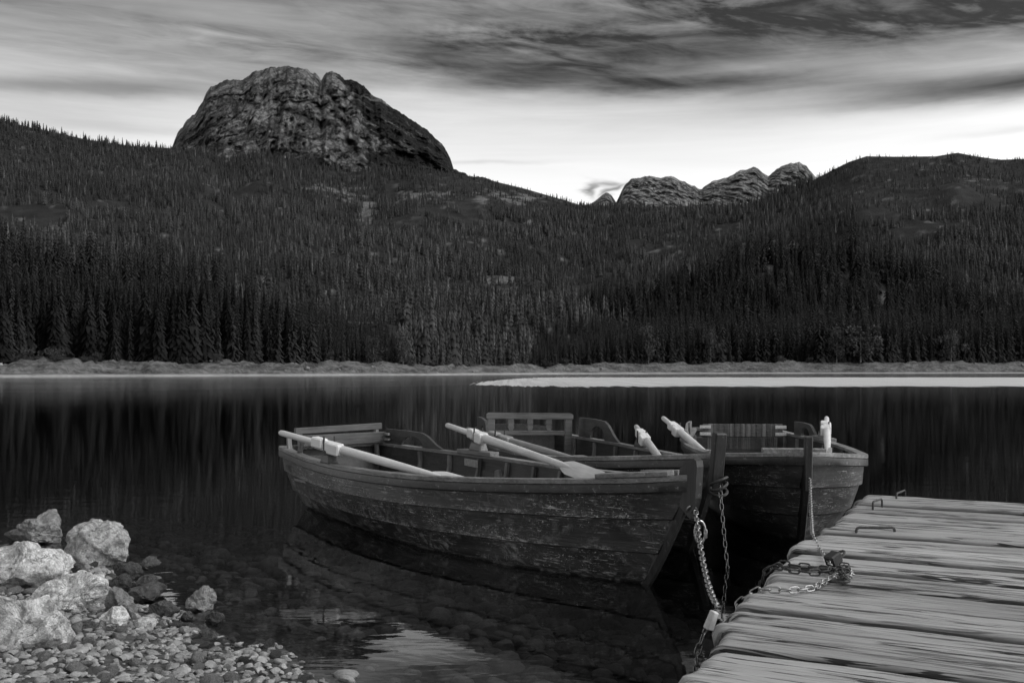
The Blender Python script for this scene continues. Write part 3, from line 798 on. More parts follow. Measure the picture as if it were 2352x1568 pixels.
# where trees stand
NT = 96000
u = RNG.uniform(-250, 2600, NT); v = RNG.uniform(0, 1, NT)
NX = 3400
u[:NX] = RNG.uniform(-200, 2500, NX); v[:NX] = RNG.uniform(0, 1, NX) ** 1.6 * .13
d0 = shore_d(u) + 16; d1 = ridge_d(u)
dcur = d0 + (d1 - d0) * v
keep = RNG.uniform(0, 1, NT) < np.clip(dcur / 1500., .3, 1); keep[:NX] = True
u, v = u[keep], v[keep]
X, D, Z = hill_z(u, v); RK = rockmask(X, D, Z)
scrY = 850 - F * (Z - CAM_H) / D
meadow = np.clip((u - 1850) / 100, 0, 1) * np.clip((500 - scrY) / 60, 0, 1)
meadow = np.maximum(meadow, np.clip((u - 950) / 80, 0, 1) * np.clip((1330 - u) / 60, 0, 1) * np.clip((500 - scrY) / 30, 0, 1) * .85)
clear = n2(X / 60., D / 60., 3, 71)
ok = (RK < .5) & (RNG.uniform(0, 1, len(u)) > meadow * .4) & (clear > -.68)
u, v, X, D, Z, meadow = [q[ok] for q in (u, v, X, D, Z, meadow)]
off = D - shore_d(u)
fm = np.clip(1 - (off - 120) / 60, 0, 1)
hill_b = bump_hill(X, D)
fm = np.maximum(fm, np.clip((hill_b - 9) / 8, 0, 1) * (D < np.where(u > 1176, 660, 450) + 30 * n2(X / 40, X * 0, 2, 8)))
fm = (fm > .5).astype(float) * ~((u > 925 + 14 * n2(off / 30., off * 0, 2, 4)) & (u < 1235 + 20 * n2(off / 30., off * 0, 2, 6)))
stunt = np.interp(u, [-200, 520, 620, 750, 870, 960, 1150, 1250, 1350, 1500, 1700, 2400], [1.12, 1.12, 1.0, .78, .48, .36, .36, .45, .62, .86, 1.0, 1.05])
hh_front = np.minimum(RNG.lognormal(2.80, .20, len(u)), 21.0) * np.minimum(stunt, 1.06) * (D / 300.) ** .35
hh_hill = RNG.lognormal(2.16, .36, len(u)) * (1 + .25 * n2(X / 70., D / 90., 3, 91)) * (1 - .45 * meadow)
hh_hill = np.minimum(hh_hill, 15.5)
hh = np.where(fm > 0, hh_front, hh_hill)
# some young trees under the tall ones
yg = (RNG.uniform(0, 1, len(u)) < .16) & (fm > 0); hh = np.where(yg, hh * RNG.uniform(.45, .7, len(u)), hh)
app = hh / D * ((u > -110) & (u < 2440))
order = np.argsort(-app)
N_IND = 292
ind, rest = order[:N_IND], order[N_IND:]
first = {}
for i in ind:
    k = int(RNG.integers(len(CR)))
    t = empty("spruce_tree", (X[i], D[i], Z[i] - .3), RNG.uniform(0, 6.28))
    c = bpy.data.objects.new("crown", CR[k]); link(c, t)
    tr = bpy.data.objects.new("trunk", TRK); link(tr, t)
    wv = RNG.uniform(.85, 1.2)
    t.scale = (hh[i] * wv, hh[i] * wv, hh[i])
    if u[i] < 1120: tag(t, "tall dark spruce in the front rows of the forest on the far left shore", 'tree', "spruces along the far left shore")
    else: tag(t, "dark spruce in the front rows of the forest on the far right shore", 'tree', "spruces along the far right shore")
# every other tree of the slope: one mass
def small_tree(seed, wh=6, per=6, wid=.15):
    g = np.random.default_rng(seed); V = []; Fs = []
    for k in range(wh):
        f = k / wh; z0 = .06 + .88 * f; zt = z0 + .30 * (1 - f * .4); r = wid * (1 - f) ** .8 + .012; a0 = g.uniform(0, 6.28)
        o = len(V); V.append((0, 0, min(zt, 1.03)))
        for j in range(per * 2):
            a = a0 + math.pi * j / per; rr = r * (g.uniform(.85, 1.25) if j % 2 == 0 else g.uniform(.4, .6)); zz = z0 - (.05 * g.uniform(.3, 1.3) if j % 2 == 0 else -.03)
            V.append((rr * math.cos(a), rr * math.sin(a), zz))
        Fs += [(o, o + 1 + j, o + 1 + (j + 1) % (per * 2)) for j in range(per * 2)]
    return np.array(V), np.array(Fs)
SM = [small_tree(500 + i, 5, 4, w) for i, w in enumerate((.13, .16, .11, .18, .14, .12))]
NSM = len(SM); SM += [conifer(700 + i, 1, w, 18, 8) for i, w in enumerate((.12, .15, .135))]
VV = []; FF = []; TT = []; o = 0
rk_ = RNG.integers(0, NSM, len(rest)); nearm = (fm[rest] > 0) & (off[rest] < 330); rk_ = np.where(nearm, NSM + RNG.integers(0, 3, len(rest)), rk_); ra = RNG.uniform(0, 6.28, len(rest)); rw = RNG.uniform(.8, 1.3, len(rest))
tone = RNG.beta(1.2, 3.4, len(rest)) * (1.35 + .9 * n2(X[rest] / 90., D[rest] / 160., 3, 44)) * np.where(fm[rest] > 0, .24, 1.25)  # slope trees coloured paler in place of haze, front rows darker
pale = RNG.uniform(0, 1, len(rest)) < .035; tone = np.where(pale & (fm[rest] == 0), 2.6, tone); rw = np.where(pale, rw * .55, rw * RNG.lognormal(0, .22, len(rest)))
for k, (V, Fc) in enumerate(SM):
    ii = rest[rk_ == k]; a = ra[rk_ == k]; w = rw[rk_ == k]; n = len(ii)
    if n == 0: continue
    ca, sa = np.cos(a)[:, None], np.sin(a)[:, None]
    h = hh[ii][:, None]
    PX = (V[None, :, 0] * ca - V[None, :, 1] * sa) * h * w[:, None] + X[ii][:, None]
    PY = (V[None, :, 0] * sa + V[None, :, 1] * ca) * h * w[:, None] + D[ii][:, None]
    PZ = V[None, :, 2] * h + Z[ii][:, None] - .4
    VV.append(np.stack([PX, PY, PZ], -1).reshape(-1, 3))
    FF.append((Fc[None] + (np.arange(n) * len(V))[:, None, None]).reshape(-1, 3) + o)
    TT.append(np.repeat(tone[rk_ == k], len(V))); o += n * len(V)
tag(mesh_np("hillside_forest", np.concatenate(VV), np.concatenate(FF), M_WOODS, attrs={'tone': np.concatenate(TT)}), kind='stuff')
# loose rocks and stranded logs on the far bank
FB = [rock_shape(3, 800 + i, 12, .45, .85, .08, 1.4, 1.0) for i in range(4)]
for i in range(16):
    uu_ = np.array(float(RNG.uniform(0, 2352))); d = float(shore_d(uu_)) + RNG.uniform(5, 15); r = RNG.uniform(.3, .8)
    fz = np.interp(d - float(shore_d(uu_)), [0, 2.5, 5, 7, 10, 13, 16], [0, .1, .16, .42, .68, .92, 1.0]) * float(bank_h(uu_))
    if i < 4: o = mesh_np("bank_rock", FB[i][0], FB[i][1], M_ROCK_MID, smooth=True); fb0 = [o.data] if i == 0 else fb0 + [o.data]
    else: o = link(bpy.data.objects.new("bank_rock", fb0[i % 4]))
    o.location = ((float(uu_) - 1176) / F * d, d, fz + r * .2); o.scale = (r * 1.3, r, r * .8); o.rotation_euler = (0, 0, RNG.uniform(0, 6))
    tag(o, "grey rock lying on the bare gravel bank of the far shore", 'rock', "rocks on the far bank")
for k, (pxx, py_, L_, tl) in enumerate(((560, 850, 7, .1), (1010, 852, 6, -.12), (1650, 850, 9, .1), (1905, 851, 8, -.12), (2120, 849, 10, .1))):
    d = float(shore_d(np.array(float(pxx)))) + 9; p = at(pxx, py_, d); b = MB()
    b.tube([p + Vector((-L_ / 2, 0, -.3)), p + Vector((-L_ / 6, .4, L_ * tl * .25)), p + Vector((L_ / 2, .2, L_ * tl * .6))], [.32, .26, .10], 7)
    b.tube([p + Vector((-L_ / 6, .4, L_ * tl * .25)), p + Vector((0, 0, L_ * tl * .3 + 1.1))], [.16, .05], 6)
    tag(b.build("driftwood_log", M_BARK_PALE, None, True), "bleached log stranded on the bare bank of the far shore", 'log', "driftwood on the far bank")
# pale broad-leaved trees along the water
def broad(pxx, ytop, ybase, wpx, Y, label, k):
    b = at(pxx, ybase, Y); H = (ybase - ytop) / F * Y; wd = wpx / F * Y
    t = empty("broadleaf_tree", b, k * 1.3)
    link(bpy.data.objects.new("crown", LEAF[k % 4]), t); link(bpy.data.objects.new("trunk", TRK_B), t)
    t.scale = (wd / .62, wd / .62, H / 1.0)
    tag(t, label, 'tree', "pale leafy trees at the far water's edge")
shD = lambda x: float(shore_d(np.array(float(x)))) + 13
for i in range(22):
    px_ = float(RNG.uniform(-20, 2370)); d = float(shore_d(np.array(px_))) + RNG.uniform(11, 20); bz = float(bank_h(np.array(px_)))
    t = empty("shrub", ((px_ - 1176) / F * d, d, bz - .3), RNG.uniform(0, 6.28)); c = bpy.data.objects.new("foliage", LEAF[i % 4]); link(c, t); c.location.z = -.12
    hs = RNG.uniform(1.6, 4.2); t.scale = (hs * 1.7, hs * 1.7, hs)
    tag(t, "low dark shrub on the top edge of the far bank, in front of the spruces", 'shrub', "shrubs along the far bank")
broad(1977, 738, 830, 70, shD(1977), "round pale leafy tree on the far right shore, the largest crown there", 0)
broad(1922, 745, 830, 40, shD(1922), "narrow pale tree left of the round pale tree on the far right shore", 1)
broad(2185, 750, 828, 44, shD(2185), "pale leafy tree at the far shore toward the right frame edge", 2)
broad(858, 770, 832, 36, shD(858), "small pale leafy tree left of another at the point of the left shore", 3)
broad(926, 752, 834, 30, shD(926), "slender pale leafy tree at the very end of the left forest", 0)
broad(1490, 742, 832, 34, shD(1490), "pale slim tree among the spruces where the right shore begins", 1)
broad(1632, 745, 832, 28, shD(1632), "thin pale tree standing just right of the slim one on the right shore", 2)

exec_boats = True
# ------------------------------------------------------------------ boats
class Boat:
    hull_mat = M_HULL
    def __init__(s, name, B, u, L, TGt, TWt, ZGt, rake, srake, label, roll=0.0):
        u = Vector((u[0], u[1], 0)).normalized()
        s.root = empty(name, (B[0], B[1], 0), math.atan2(u.y, u.x)); s.root.rotation_euler.x = R(roll)
        tag(s.root, label, 'rowing boat', 'wooden rowing boats moored at the dock')
        s.M = Matrix.Translation((B[0], B[1], 0)) @ s.root.rotation_euler.to_matrix().to_4x4()
        s.L, s.rake, s.srake = L, rake, srake; s.TG, s.TW, s.ZG = np.array(TGt), np.array(TWt), np.array(ZGt)
        s.Ltop = rake + L + srake
    def tg(s, x): return np.interp(x, s.TG[:, 0], s.TG[:, 1])
    def zg(s, x): return np.interp(x, s.ZG[:, 0], s.ZG[:, 1])
    def curve(s, sig):
        sg = -s.rake + sig * s.Ltop
        # smooth lookups
        k = np.array([-.10, -.05, 0, .05, .10])
        f = lambda fn, x: np.mean([fn(np.clip(x + q, -s.rake, s.L + s.srake)) for q in k], 0)
        e = np.clip((sg + s.rake) / .12, 0, 1)
        t = f(s.tg, sg); t = s.tg(sg) * (1 - e) + t * e
        sw = sig * s.L; tw = f(lambda x: np.interp(x, s.TW[:, 0], s.TW[:, 1]), sw)
        tw = np.where(sig < .02, np.interp(sw, s.TW[:, 0], s.TW[:, 1]), tw)
        return sg, t, f(s.zg, sg), sw, tw
    def pt(s, sig, h=None, z=None, off=0.0):
        sg, t, zg, sw, tw = s.curve(sig)
        if z is not None:
            q = np.clip(-z / .26, 0, 1)
            return np.stack([sw + .25 * q * (1 - 2 * sig) * .6, np.maximum(tw * np.sqrt(np.maximum(1 - q ** 2, .02)) + off * .5, .012), np.full_like(sg, z)], -1)
        x = sw + (sg - sw) * h ** .85
        tt = tw + (t - tw) * (1 - (1 - h) ** 2.3)
        return np.stack([x, np.maximum(tt + off, .012), zg * h], -1)
    def hull(s):
        n = 56; sig = np.linspace(0, 1, n) ** 1.25
        prof = [(1.0, 0), (.9, .003), (.8, .007), (.70, .016), (.637, .024, 1), (.622, 0, .1), (.54, .003), (.44, .008), (.36, .017), (.307, .024, 1), (.292, 0, .1), (.2, .003), (.12, .008), (.06, .016), (.037, .015, .5), (.022, .010)]
        L = [(s.pt(sig, h=p[0], off=p[1]), p[2] if len(p) > 2 else (.25 if p[0] == 1 else 0)) for p in prof]
        BD = [0.] * 5 + [1.] * 5 + [2.] * 5 + [3.] + [3.] * 5
        L += [(s.pt(sig, z=zz), 0) for zz in (-.02, -.08, -.15, -.21, -.255)]
        inner = [s.pt(sig, h=h, off=-.03) for h in (1.0, .85, .7, .55, .4, .25, .1, .02)] + [s.pt(sig, z=-.02, off=-.05), s.pt(sig, z=-.1, off=-.06)]
        V = []; Fs = []; wv = []; o = 0
        for sgn in (1, -1):
            A = np.stack([q[0] for q in L], 1) * np.array([1, sgn, 1]); W_ = np.stack([np.full(n, q[1]) for q in L], 1)
            V.append(A.reshape(-1, 3)); wv.append(W_.ravel()); Fs.append(grid_faces(n, len(L), o, sgn > 0)); oa = o; o += n * len(L)
            Bm = np.stack(inner, 1) * np.array([1, sgn, 1]); V.append(Bm.reshape(-1, 3)); wv.append(np.zeros(n * len(inner))); o += n * len(inner)
            if sgn == 1: ia = oa + n * len(L)
        nl, ni = len(L), len(inner); oB = n * (nl + ni)
        FI = [grid_faces(n, ni, n * nl, False), grid_faces(n, ni, oB + n * nl, True)]
        # transom outside / inside
        tr = []
        for k in range(nl - 1):
            a = (n - 1) * nl + k; b = oB + (n - 1) * nl + k; tr.append((a, b, b + 1, a + 1))
        ti = []
        for k in range(ni - 1):
            a = n * nl + (n - 1) * ni + k; b = oB + n * nl + (n - 1) * ni + k; ti.append((a, a + 1, b + 1, b))
        bt = [(i * nl + nl - 1, (i + 1) * nl + nl - 1, oB + (i + 1) * nl + nl - 1, oB + i * nl + nl - 1) for i in range(n - 1)]
        V = np.concatenate(V); wv = np.concatenate(wv)
        FO = np.concatenate(Fs + [np.array(tr), np.array(bt)])
        bnd = np.concatenate([np.zeros(0)] + [np.concatenate([np.tile(BD, n), np.zeros(n * ni)]) for _ in (0, 1)])
        ob = mesh_np("hull", V, FO, s.hull_mat, s.root, True, {'wear': wv, 'band': bnd}); ob.data.set_sharp_from_angle(angle=R(28))
        # lining seen inside
        used = np.concatenate(FI + [np.array(ti)]); idx = np.unique(used); mp = np.zeros(len(V), int); mp[idx] = np.arange(len(idx))
        ob = mesh_np("planking_lining", V[idx], mp[used], M_IN, s.root, True); ob.data.set_sharp_from_angle(angle=R(40))
        # cap rail and rubbing strake
        m = 60; sg = np.linspace(0.0, 1, m) ** 1.15
        for nm, sec, mt in (("gunwale", [(-.055, .0), (-.055, .03), (.02, .034), (.034, .028), (.034, -.004), (.02, -.008)], M_GUN), ("rubbing_strake", [(.004, -.012), (.030, -.010), (.034, -.02), (.034, -.07), (.026, -.078), (.0, -.074)], M_RUB)):
            V2 = []; F2 = []; o = 0
            for sgn in (1, -1):
                P = s.pt(sg, h=np.float64(1.0)); tang = np.gradient(P[:, :2], axis=0); tang /= np.linalg.norm(tang, axis=1)[:, None]
                nr = np.stack([-tang[:, 1], tang[:, 0]], -1)
                ring = []
                for (a, b) in sec:
                    q = P.copy(); q[:, :2] += nr * (a * np.clip(sg / .05, 0, 1)[:, None] if a > 0 else a); q[:, 2] += b; q[:, 1] = np.maximum(q[:, 1], .004); q[:, 1] *= sgn; ring.append(q)
                A = np.stack(ring + [ring[0]], 1); V2.append(A.reshape(-1, 3)); F2.append(grid_faces(m, len(sec) + 1, o, sgn > 0)); o += A.shape[0] * A.shape[1]
            ob = mesh_np(nm, np.concatenate(V2), np.concatenate(F2), mt, s.root, True); ob.data.set_sharp_from_angle(angle=R(35))
        e = s.pt(np.array([1.0]), h=np.float64(1.0))[0]
        b = MB(); b.box((e[0] - .005, 0, e[2] + .012), (.07, 2 * e[1] + .05, .05)); b.build("transom_cap", M_GUN, s.root)
        # floor boards
        b = MB(); zf = .07
        for k in range(-3, 4):
            yk = k * .15
            xs_ = [q for q in np.linspace(.5, s.L - .1, 30) if np.interp(q, s.TW[:, 0], s.TW[:, 1]) > abs(yk) + .04]
            if len(xs_) > 2: b.box(((xs_[0] + xs_[-1]) / 2, yk, zf + .004 * (k % 2)), (xs_[-1] - xs_[0], .138, .02))
        b.build("floor_boards", M_IN, s.root)
        # ribs, one mesh each
        for x in np.arange(.5, s.L - .2, .52):
            sgm = (x + s.rake * .5) / (s.Ltop)
            P = np.concatenate([s.pt(np.array([sgm]), h=np.float64(h), off=-.045) for h in (.98, .8, .6, .4, .22, .1)])
            for sgn in (1, -1):
                b = MB(); Q = [Vector((p[0], sgn * max(p[1], .02), p[2])) for p in P]
                for a_, b_ in zip(Q[:-1], Q[1:]): b.beam(a_, b_ + (b_ - a_) * .04, .045, .04, (1, 0, 0))
                b.build("rib", M_RIB, s.root)
    def thwart(s, x, z, w=.24, mat=None):
        sgm = (x + s.rake * .5) / s.Ltop
        t = float(s.pt(np.array([sgm]), h=np.float64(min(.95, z / float(s.zg(x)))), off=-.035)[0, 1])
        b = MB(); b.box((x, 0, z), (w, 2 * t, .032)); return b.build("thwart", mat or M_BROWN, s.root)
    def gp(s, x, side, dz=0.0, dt=0.0):
        return Vector((x, side * (float(s.tg(x)) + dt), float(s.zg(x)) + dz))

def build_stem(bt, style):
    """follows the cutwater from below the water to the head"""
    b = MB(); pts = []
    for z in (-.24, -.15, -.05): pts.append(tuple(bt.pt(np.array([0.0]), z=z)[0]))
    for h in (0.02, .15, .3, .45, .6, .75, .9, 1.0): pts.append(tuple(bt.pt(np.array([0.0]), h=np.float64(h))[0]))
    pts = [Vector((p[0], 0, p[2])) for p in pts]
    w = {'plate': .055, 'post': .07, 'head': .075}[style]; dep = {'plate': .10, 'post': .09, 'head': .08}[style]
    V = []; n = len(pts)
    top = pts[-1]
    for i, p in enumerate(pts):
        t = (pts[min(i + 1, n - 1)] - pts[max(i - 1, 0)]).normalized(); nr = Vector((-t.z, 0, t.x))  # towards the bow
        if nr.x > 0: nr = -nr
        f = p + nr * (dep * .45); bk = p - nr * (dep * .55)
        for q, ww in ((bk, w), (p, w), (f, w * .62)):
            V += [(q.x, ww / 2, q.z), (q.x, -ww / 2, q.z)]
    Fs = []
    for i in range(n - 1):
        a = i * 6; c = a + 6
        Fs += [(a, a + 2, c + 2, c), (a + 2, a + 4, c + 4, c + 2), (a + 4, a + 5, c + 5, c + 4), (a + 5, a + 3, c + 3, c + 5), (a + 3, a + 1, c + 1, c + 3), (a + 1, a, c, c + 1)]
    Fs.append(tuple((n - 1) * 6 + k for k in (0, 2, 4, 5, 3, 1)))
    b.add(V, Fs, [.5 if (k % 6) in (4, 5) else .1 for k in range(len(V))])
    st = b.build("stem", M_STEM, bt.root)
    b = MB()
    if style == 'plate':   # broad rounded head
        poly = [(.13, -.16), (.10, .03), (.095, .07), (.06, .085), (.01, .125), (-.035, .145), (-.06, .13), (-.068, .09), (-.05, -.12), (0.0, -.26)]
        b.prism(poly, .06, Matrix.Translation(top))
    elif style == 'post':
        b.beam(top + Vector((.03, 0, -.28)), top + Vector((-.035, 0, .20)), .10, .075, (1, 0, 0))
    else:
        b.beam(top + Vector((.02, 0, -.3)), top + Vector((-.02, 0, .17)), .065, .085, (1, 0, 0))
    b.build("stem_head", M_STEM, bt.root)
    return top

def oarlock(bt, x, side, zb, base=True, dark=False, fork_h=.11, ang=0.0, tall=0.0):
    g = bt.gp(x, side, .03); tb = bt.gp(x + .1, side) - bt.gp(x - .1, side); a = math.atan2(tb.y, tb.x)
    M = Matrix.Rotation(a, 3, 'Z')
    z0 = g.z
    root = None
    if base:
        b = MB(); b.box((g.x, g.y - side * .02, z0 + .018), (.60, .12, .045), M); root = b.build("oarlock_base", M_PALE_BLOCK, bt.root); z0 += .04
    b = MB(); hgt = .085 + tall
    b.box((g.x, g.y - side * .01, z0 + hgt / 2 - .003), (.22, .11, hgt), M, .74); blk = b.build("oarlock_block", M_DARK_BLOCK if dark else M_PALE_BLOCK, bt.root)
    z1 = z0 + hgt
    # a fork: stalk, cross piece, two prongs either side of the oar
    dr = M @ Vector((math.sin(ang), math.cos(ang), 0))
    c = Vector((g.x, g.y - side * .01, 0)); zf = zb - .045
    b = MB(); b.tube([c + Vector((0, 0, z1 - .03)), c + Vector((0, 0, zf))], .011, 8)
    q = .052
    path = [c + dr * q + Vector((0, 0, zb + fork_h * .85)), c + dr * q + Vector((0, 0, zf + .012)), c + dr * (q - .014) + Vector((0, 0, zf)), c - dr * (q - .014) + Vector((0, 0, zf)), c - dr * q + Vector((0, 0, zf + .012)), c - dr * q + Vector((0, 0, zb + fork_h * .85))]
    b.tube(path, .0085, 8); b.build("oarlock_fork", M_IRON, bt.root, True)

def oar(bt, handle, lock, tip, label, mat, mblock, blade=True, r0=.030, blade_len=.75):
    """pale wooden oar: round handle, square collar at the lock, tapering loom, flat blade"""
    Mw = bt.M; hw, lw, tw = [Mw @ Vector(p) for p in (handle, lock, tip)]
    d = (tw - hw).normalized(); Ltot = (tw - hw).length; ll = (lw - hw).dot(d)
    root = empty("oar", hw)
    X = d; Yv = Vector((0, 0, 1)).cross(X).normalized(); Zv = X.cross(Yv)
    root.rotation_euler = Matrix((X, Yv, Zv)).transposed().to_euler()
    tag(root, label, 'oar', 'oars shipped in the moored boats')
    sh = Ltot - blade_len
    b = MB()
    b.tube([(0, 0, 0), (.012, 0, 0), (.05, 0, 0), (ll - .25, 0, 0), (ll - .16, 0, 0)], [r0 * .6, r0 * .85, r0, r0 * 1.05, r0 * 1.2], 14)
    b.build("handle", mat, root, True)
    b = MB()
    b.tube([(ll + .16, 0, 0), (ll + .3, 0, 0), (ll + .8, 0, 0), (sh, 0, 0), (sh + .12, 0, 0), (sh + .3, 0, -.004)], [r0 * 1.45, r0 * 1.4, r0 * 1.3, r0 * 1.0, r0 * .8, r0 * .4], 14)
    b.build("loom", mat, root, True)
    b = MB(); s_ = r0 * 3.2
    b.box((ll, 0, 0), (.33, s_, s_)); b.box((ll - .11, -s_ * .26, s_ * .16), (.15, s_ * 1.0, s_ * 1.0)); b.box((ll + .12, -s_ * .26, -s_ * .06), (.16, s_ * 1.0, s_ * 1.1))
    b.build("collar", mblock, root)
    if blade:
        n = 14; V = []; 
        for i in range(n):
            f = i / (n - 1); x = sh + f * blade_len
            w = r0 * .8 + (.068 - r0 * .8) * min(1, max(0, f) * 4.5) ** .8 - .012 * max(0, f - .5)
            th_ = .012 * (1 - f) + .005
            V += [(x, -w, 0), (x, -w * .3, th_), (x, w * .3, th_), (x, w, 0), (x, w * .3, -th_), (x, -w * .3, -th_)]
        Fs = [(i * 6 + k, i * 6 + (k + 1) % 6, i * 6 + 6 + (k + 1) % 6, i * 6 + 6 + k) for i in range(n - 1) for k in range(6)] + [tuple(range(5, -1, -1)), tuple((n - 1) * 6 + k for k in range(6))]
        b = MB(); c_, s2 = math.cos(.9), math.sin(.9)
        b.add([(x, y * c_ - z * s2, y * s2 + z * c_) for x, y, z in V], Fs); b.build("blade", mat, root, True, 50)
    return root

TG1 = [(-.475, .02), (-.3, .07), (-.1, .15), (.2, .25), (.5, .345), (.8, .44), (1.2, .56), (1.6, .665), (2.0, .755), (2.5, .82), (3, .86), (3.5, .845), (4, .80), (4.5, .725), (5.2, .60)]
ZG1 = [(-.475, .775), (-.3, .752), (-.1, .73), (.2, .704), (.5, .682), (.8, .662), (1.2, .638), (1.6, .62), (2.0, .606), (2.5, .598), (3, .597), (3.5, .598), (4, .604), (4.5, .612), (5.2, .634)]
TW1 = [(0, .015), (.38, .17), (.7, .30), (1.07, .42), (1.9, .555), (2.4, .585), (3, .57), (4, .49), (4.96, .38)]
b1 = Boat("rowing_boat", (.935, 7.03), (-.571, .82), 4.96, TG1, TW1, ZG1, .475, .24, "scuffed dark rowing boat nearest the lens, lying broadside with two pale oars")
TG2 = [(-.475, .02), (-.3, .10), (-.1, .22), (.2, .36), (.5, .47), (1, .62), (1.5, .72), (2.2, .81), (2.8, .84), (3.5, .80), (4.2, .70), (5.2, .54)]
ZG2 = [(-.475, .81), (-.25, .785), (0, .76), (.5, .71), (1, .665), (1.5, .635), (2.2, .62), (3, .62), (3.6, .63), (4.2, .64), (5.2, .67)]
TW2 = [(0, .015), (.38, .2), (.7, .32), (1.07, .42), (1.9, .55), (2.4, .58), (3, .56), (4, .47), (4.96, .36)]
b2 = Boat("rowing_boat", (1.47, 8.33), (-.29, .957), 4.96, TG2, TW2, ZG2, .475, .24, "dark rowing boat between the other two, with a slatted framed stern backrest", 1.2)
TG3 = [(-.35, .03), (-.28, .14), (-.15, .30), (0, .44), (.25, .58), (.5, .67), (.75, .715), (1, .75), (1.5, .80), (2.2, .84), (3, .83), (3.6, .76), (4.2, .67), (5.2, .56)]
ZG3 = [(-.35, .775), (-.1, .745), (.2, .715), (.5, .69), (1, .67), (1.5, .66), (2.2, .65), (3, .645), (3.6, .64), (4.2, .645), (5.2, .66)]
TW3 = [(0, .015), (.25, .20), (.5, .33), (.8, .44), (1.2, .53), (1.9, .6), (3, .58), (4, .5), (4.96, .40)]
b3 = Boat("rowing_boat", (2.55, 8.8), (.107, .994), 4.96, TG3, TW3, ZG3, .35, .24, "tubby dark rowing boat seen bow-on beside the dock, lighter on its right flank")
b3.hull_mat = M_HULL_GREY
for b_ in (b1, b2, b3): b_.hull()
TOP1 = build_stem(b1, 'plate'); TOP2 = build_stem(b2, 'post'); TOP3 = build_stem(b3, 'head')
for b_ in (b1, b2, b3):
    b_.thwart(1.25, .36); b_.thwart(2.55, .34)
    b_.thwart(4.35, .36, .5)
# breasthooks / bow boards
def bow_board(bt, x0, x1, y0, y1):
    b = MB(); b.beam(bt.gp(x0, 1, .05) * Vector((1, 0, 1)) if False else Vector((x0, y0, float(bt.zg(x0)) + .048)), Vector((x1, y1, float(bt.zg(x1)) + .048)), .10, .034); b.build("bow_board", M_GUN, bt.root)
bow_board(b1, -.33, .22, .06, .24); bow_board(b1, -.33, .22, -.06, -.22)
bow_board(b2, -.3, .25, -.08, -.34)
b = MB(); b.box((-.06, .07, float(b3.zg(-.06)) + .055), (.13, .54, .036)); b.build("bow_board", M_GUN, b3.root)

def side_panel(bt, xa, xb, side, h=.19, mat=None):
    """arm rest standing on the gunwale, cut with an arch, sloping down at its forward end"""
    L = xb - xa
    A = bt.gp(xa, side, .03, -.01); Bp = bt.gp(xb, side, .03, -.01); d = (Bp - A); a = math.atan2(d.y, d.x)
    M = Matrix.Translation(A) @ Matrix.Rotation(a, 4, 'Z') @ Matrix.Rotation(-math.atan2(d.z, math.hypot(d.x, d.y)), 4, 'Y')
    arch = [(L * .70, 0)] + [(L * .52 + L * .18 * math.cos(q), h * .68 * math.sin(q) ** .8 if math.sin(q) > 0 else 0) for q in np.linspace(.12, math.pi - .12, 9)] + [(L * .34, 0)]
    poly = [(L, 0), (L, h)] + [(L * .62, h * 1.02), (L * .36, h * .97), (L * .27, h * .8), (L * .12, h * .28), (0, 0)]
    poly = poly + arch[::-1]
    b = MB(); b.prism(poly, .035, M); return b.build("arm_rest", mat or M_BROWN_X, bt.root)

def backrest1(bt):
    x = 5.06; ta, tb = -.60, .46; z0 = .66
    b = MB(); b.beam((x, ta, z0 + .068), (x, tb, z0 + .062), .035, .125); b.build("lower_board", M_BROWN, bt.root)
    b = MB(); b.beam((x + .05, ta + .03, z0 + .195), (x + .05, tb + .03, z0 + .168), .045, .072); b.build("top_rail", M_BROWN, bt.root)
    for yy in (ta + .09, tb - .03):
        b = MB(); b.beam((x + .03, yy, z0 - .25), (x + .06, yy, z0 + .20), .045, .05, (1, 0, 0)); b.build("back_post", M_RIB, bt.root)
    for zz in (.045, .105):
        b = MB(); b.box((x - .03, ta + .01, z0 + zz), (.16, .03, .026)); b.build("hinge", M_PLATE, bt.root)
    side_panel(bt, 4.05, 5.08, -1, .165)
    for (xx, lean) in ((4.95, .03), (4.5, -.1)):
        b = MB(); g = bt.gp(xx, 1, .02, -.03); b.beam(g, g + Vector((-lean * -1.0, 0, .16)), .05, .035, (1, 0, 0)); b.build("bracket", M_RIB, bt.root)
backrest1(b1)

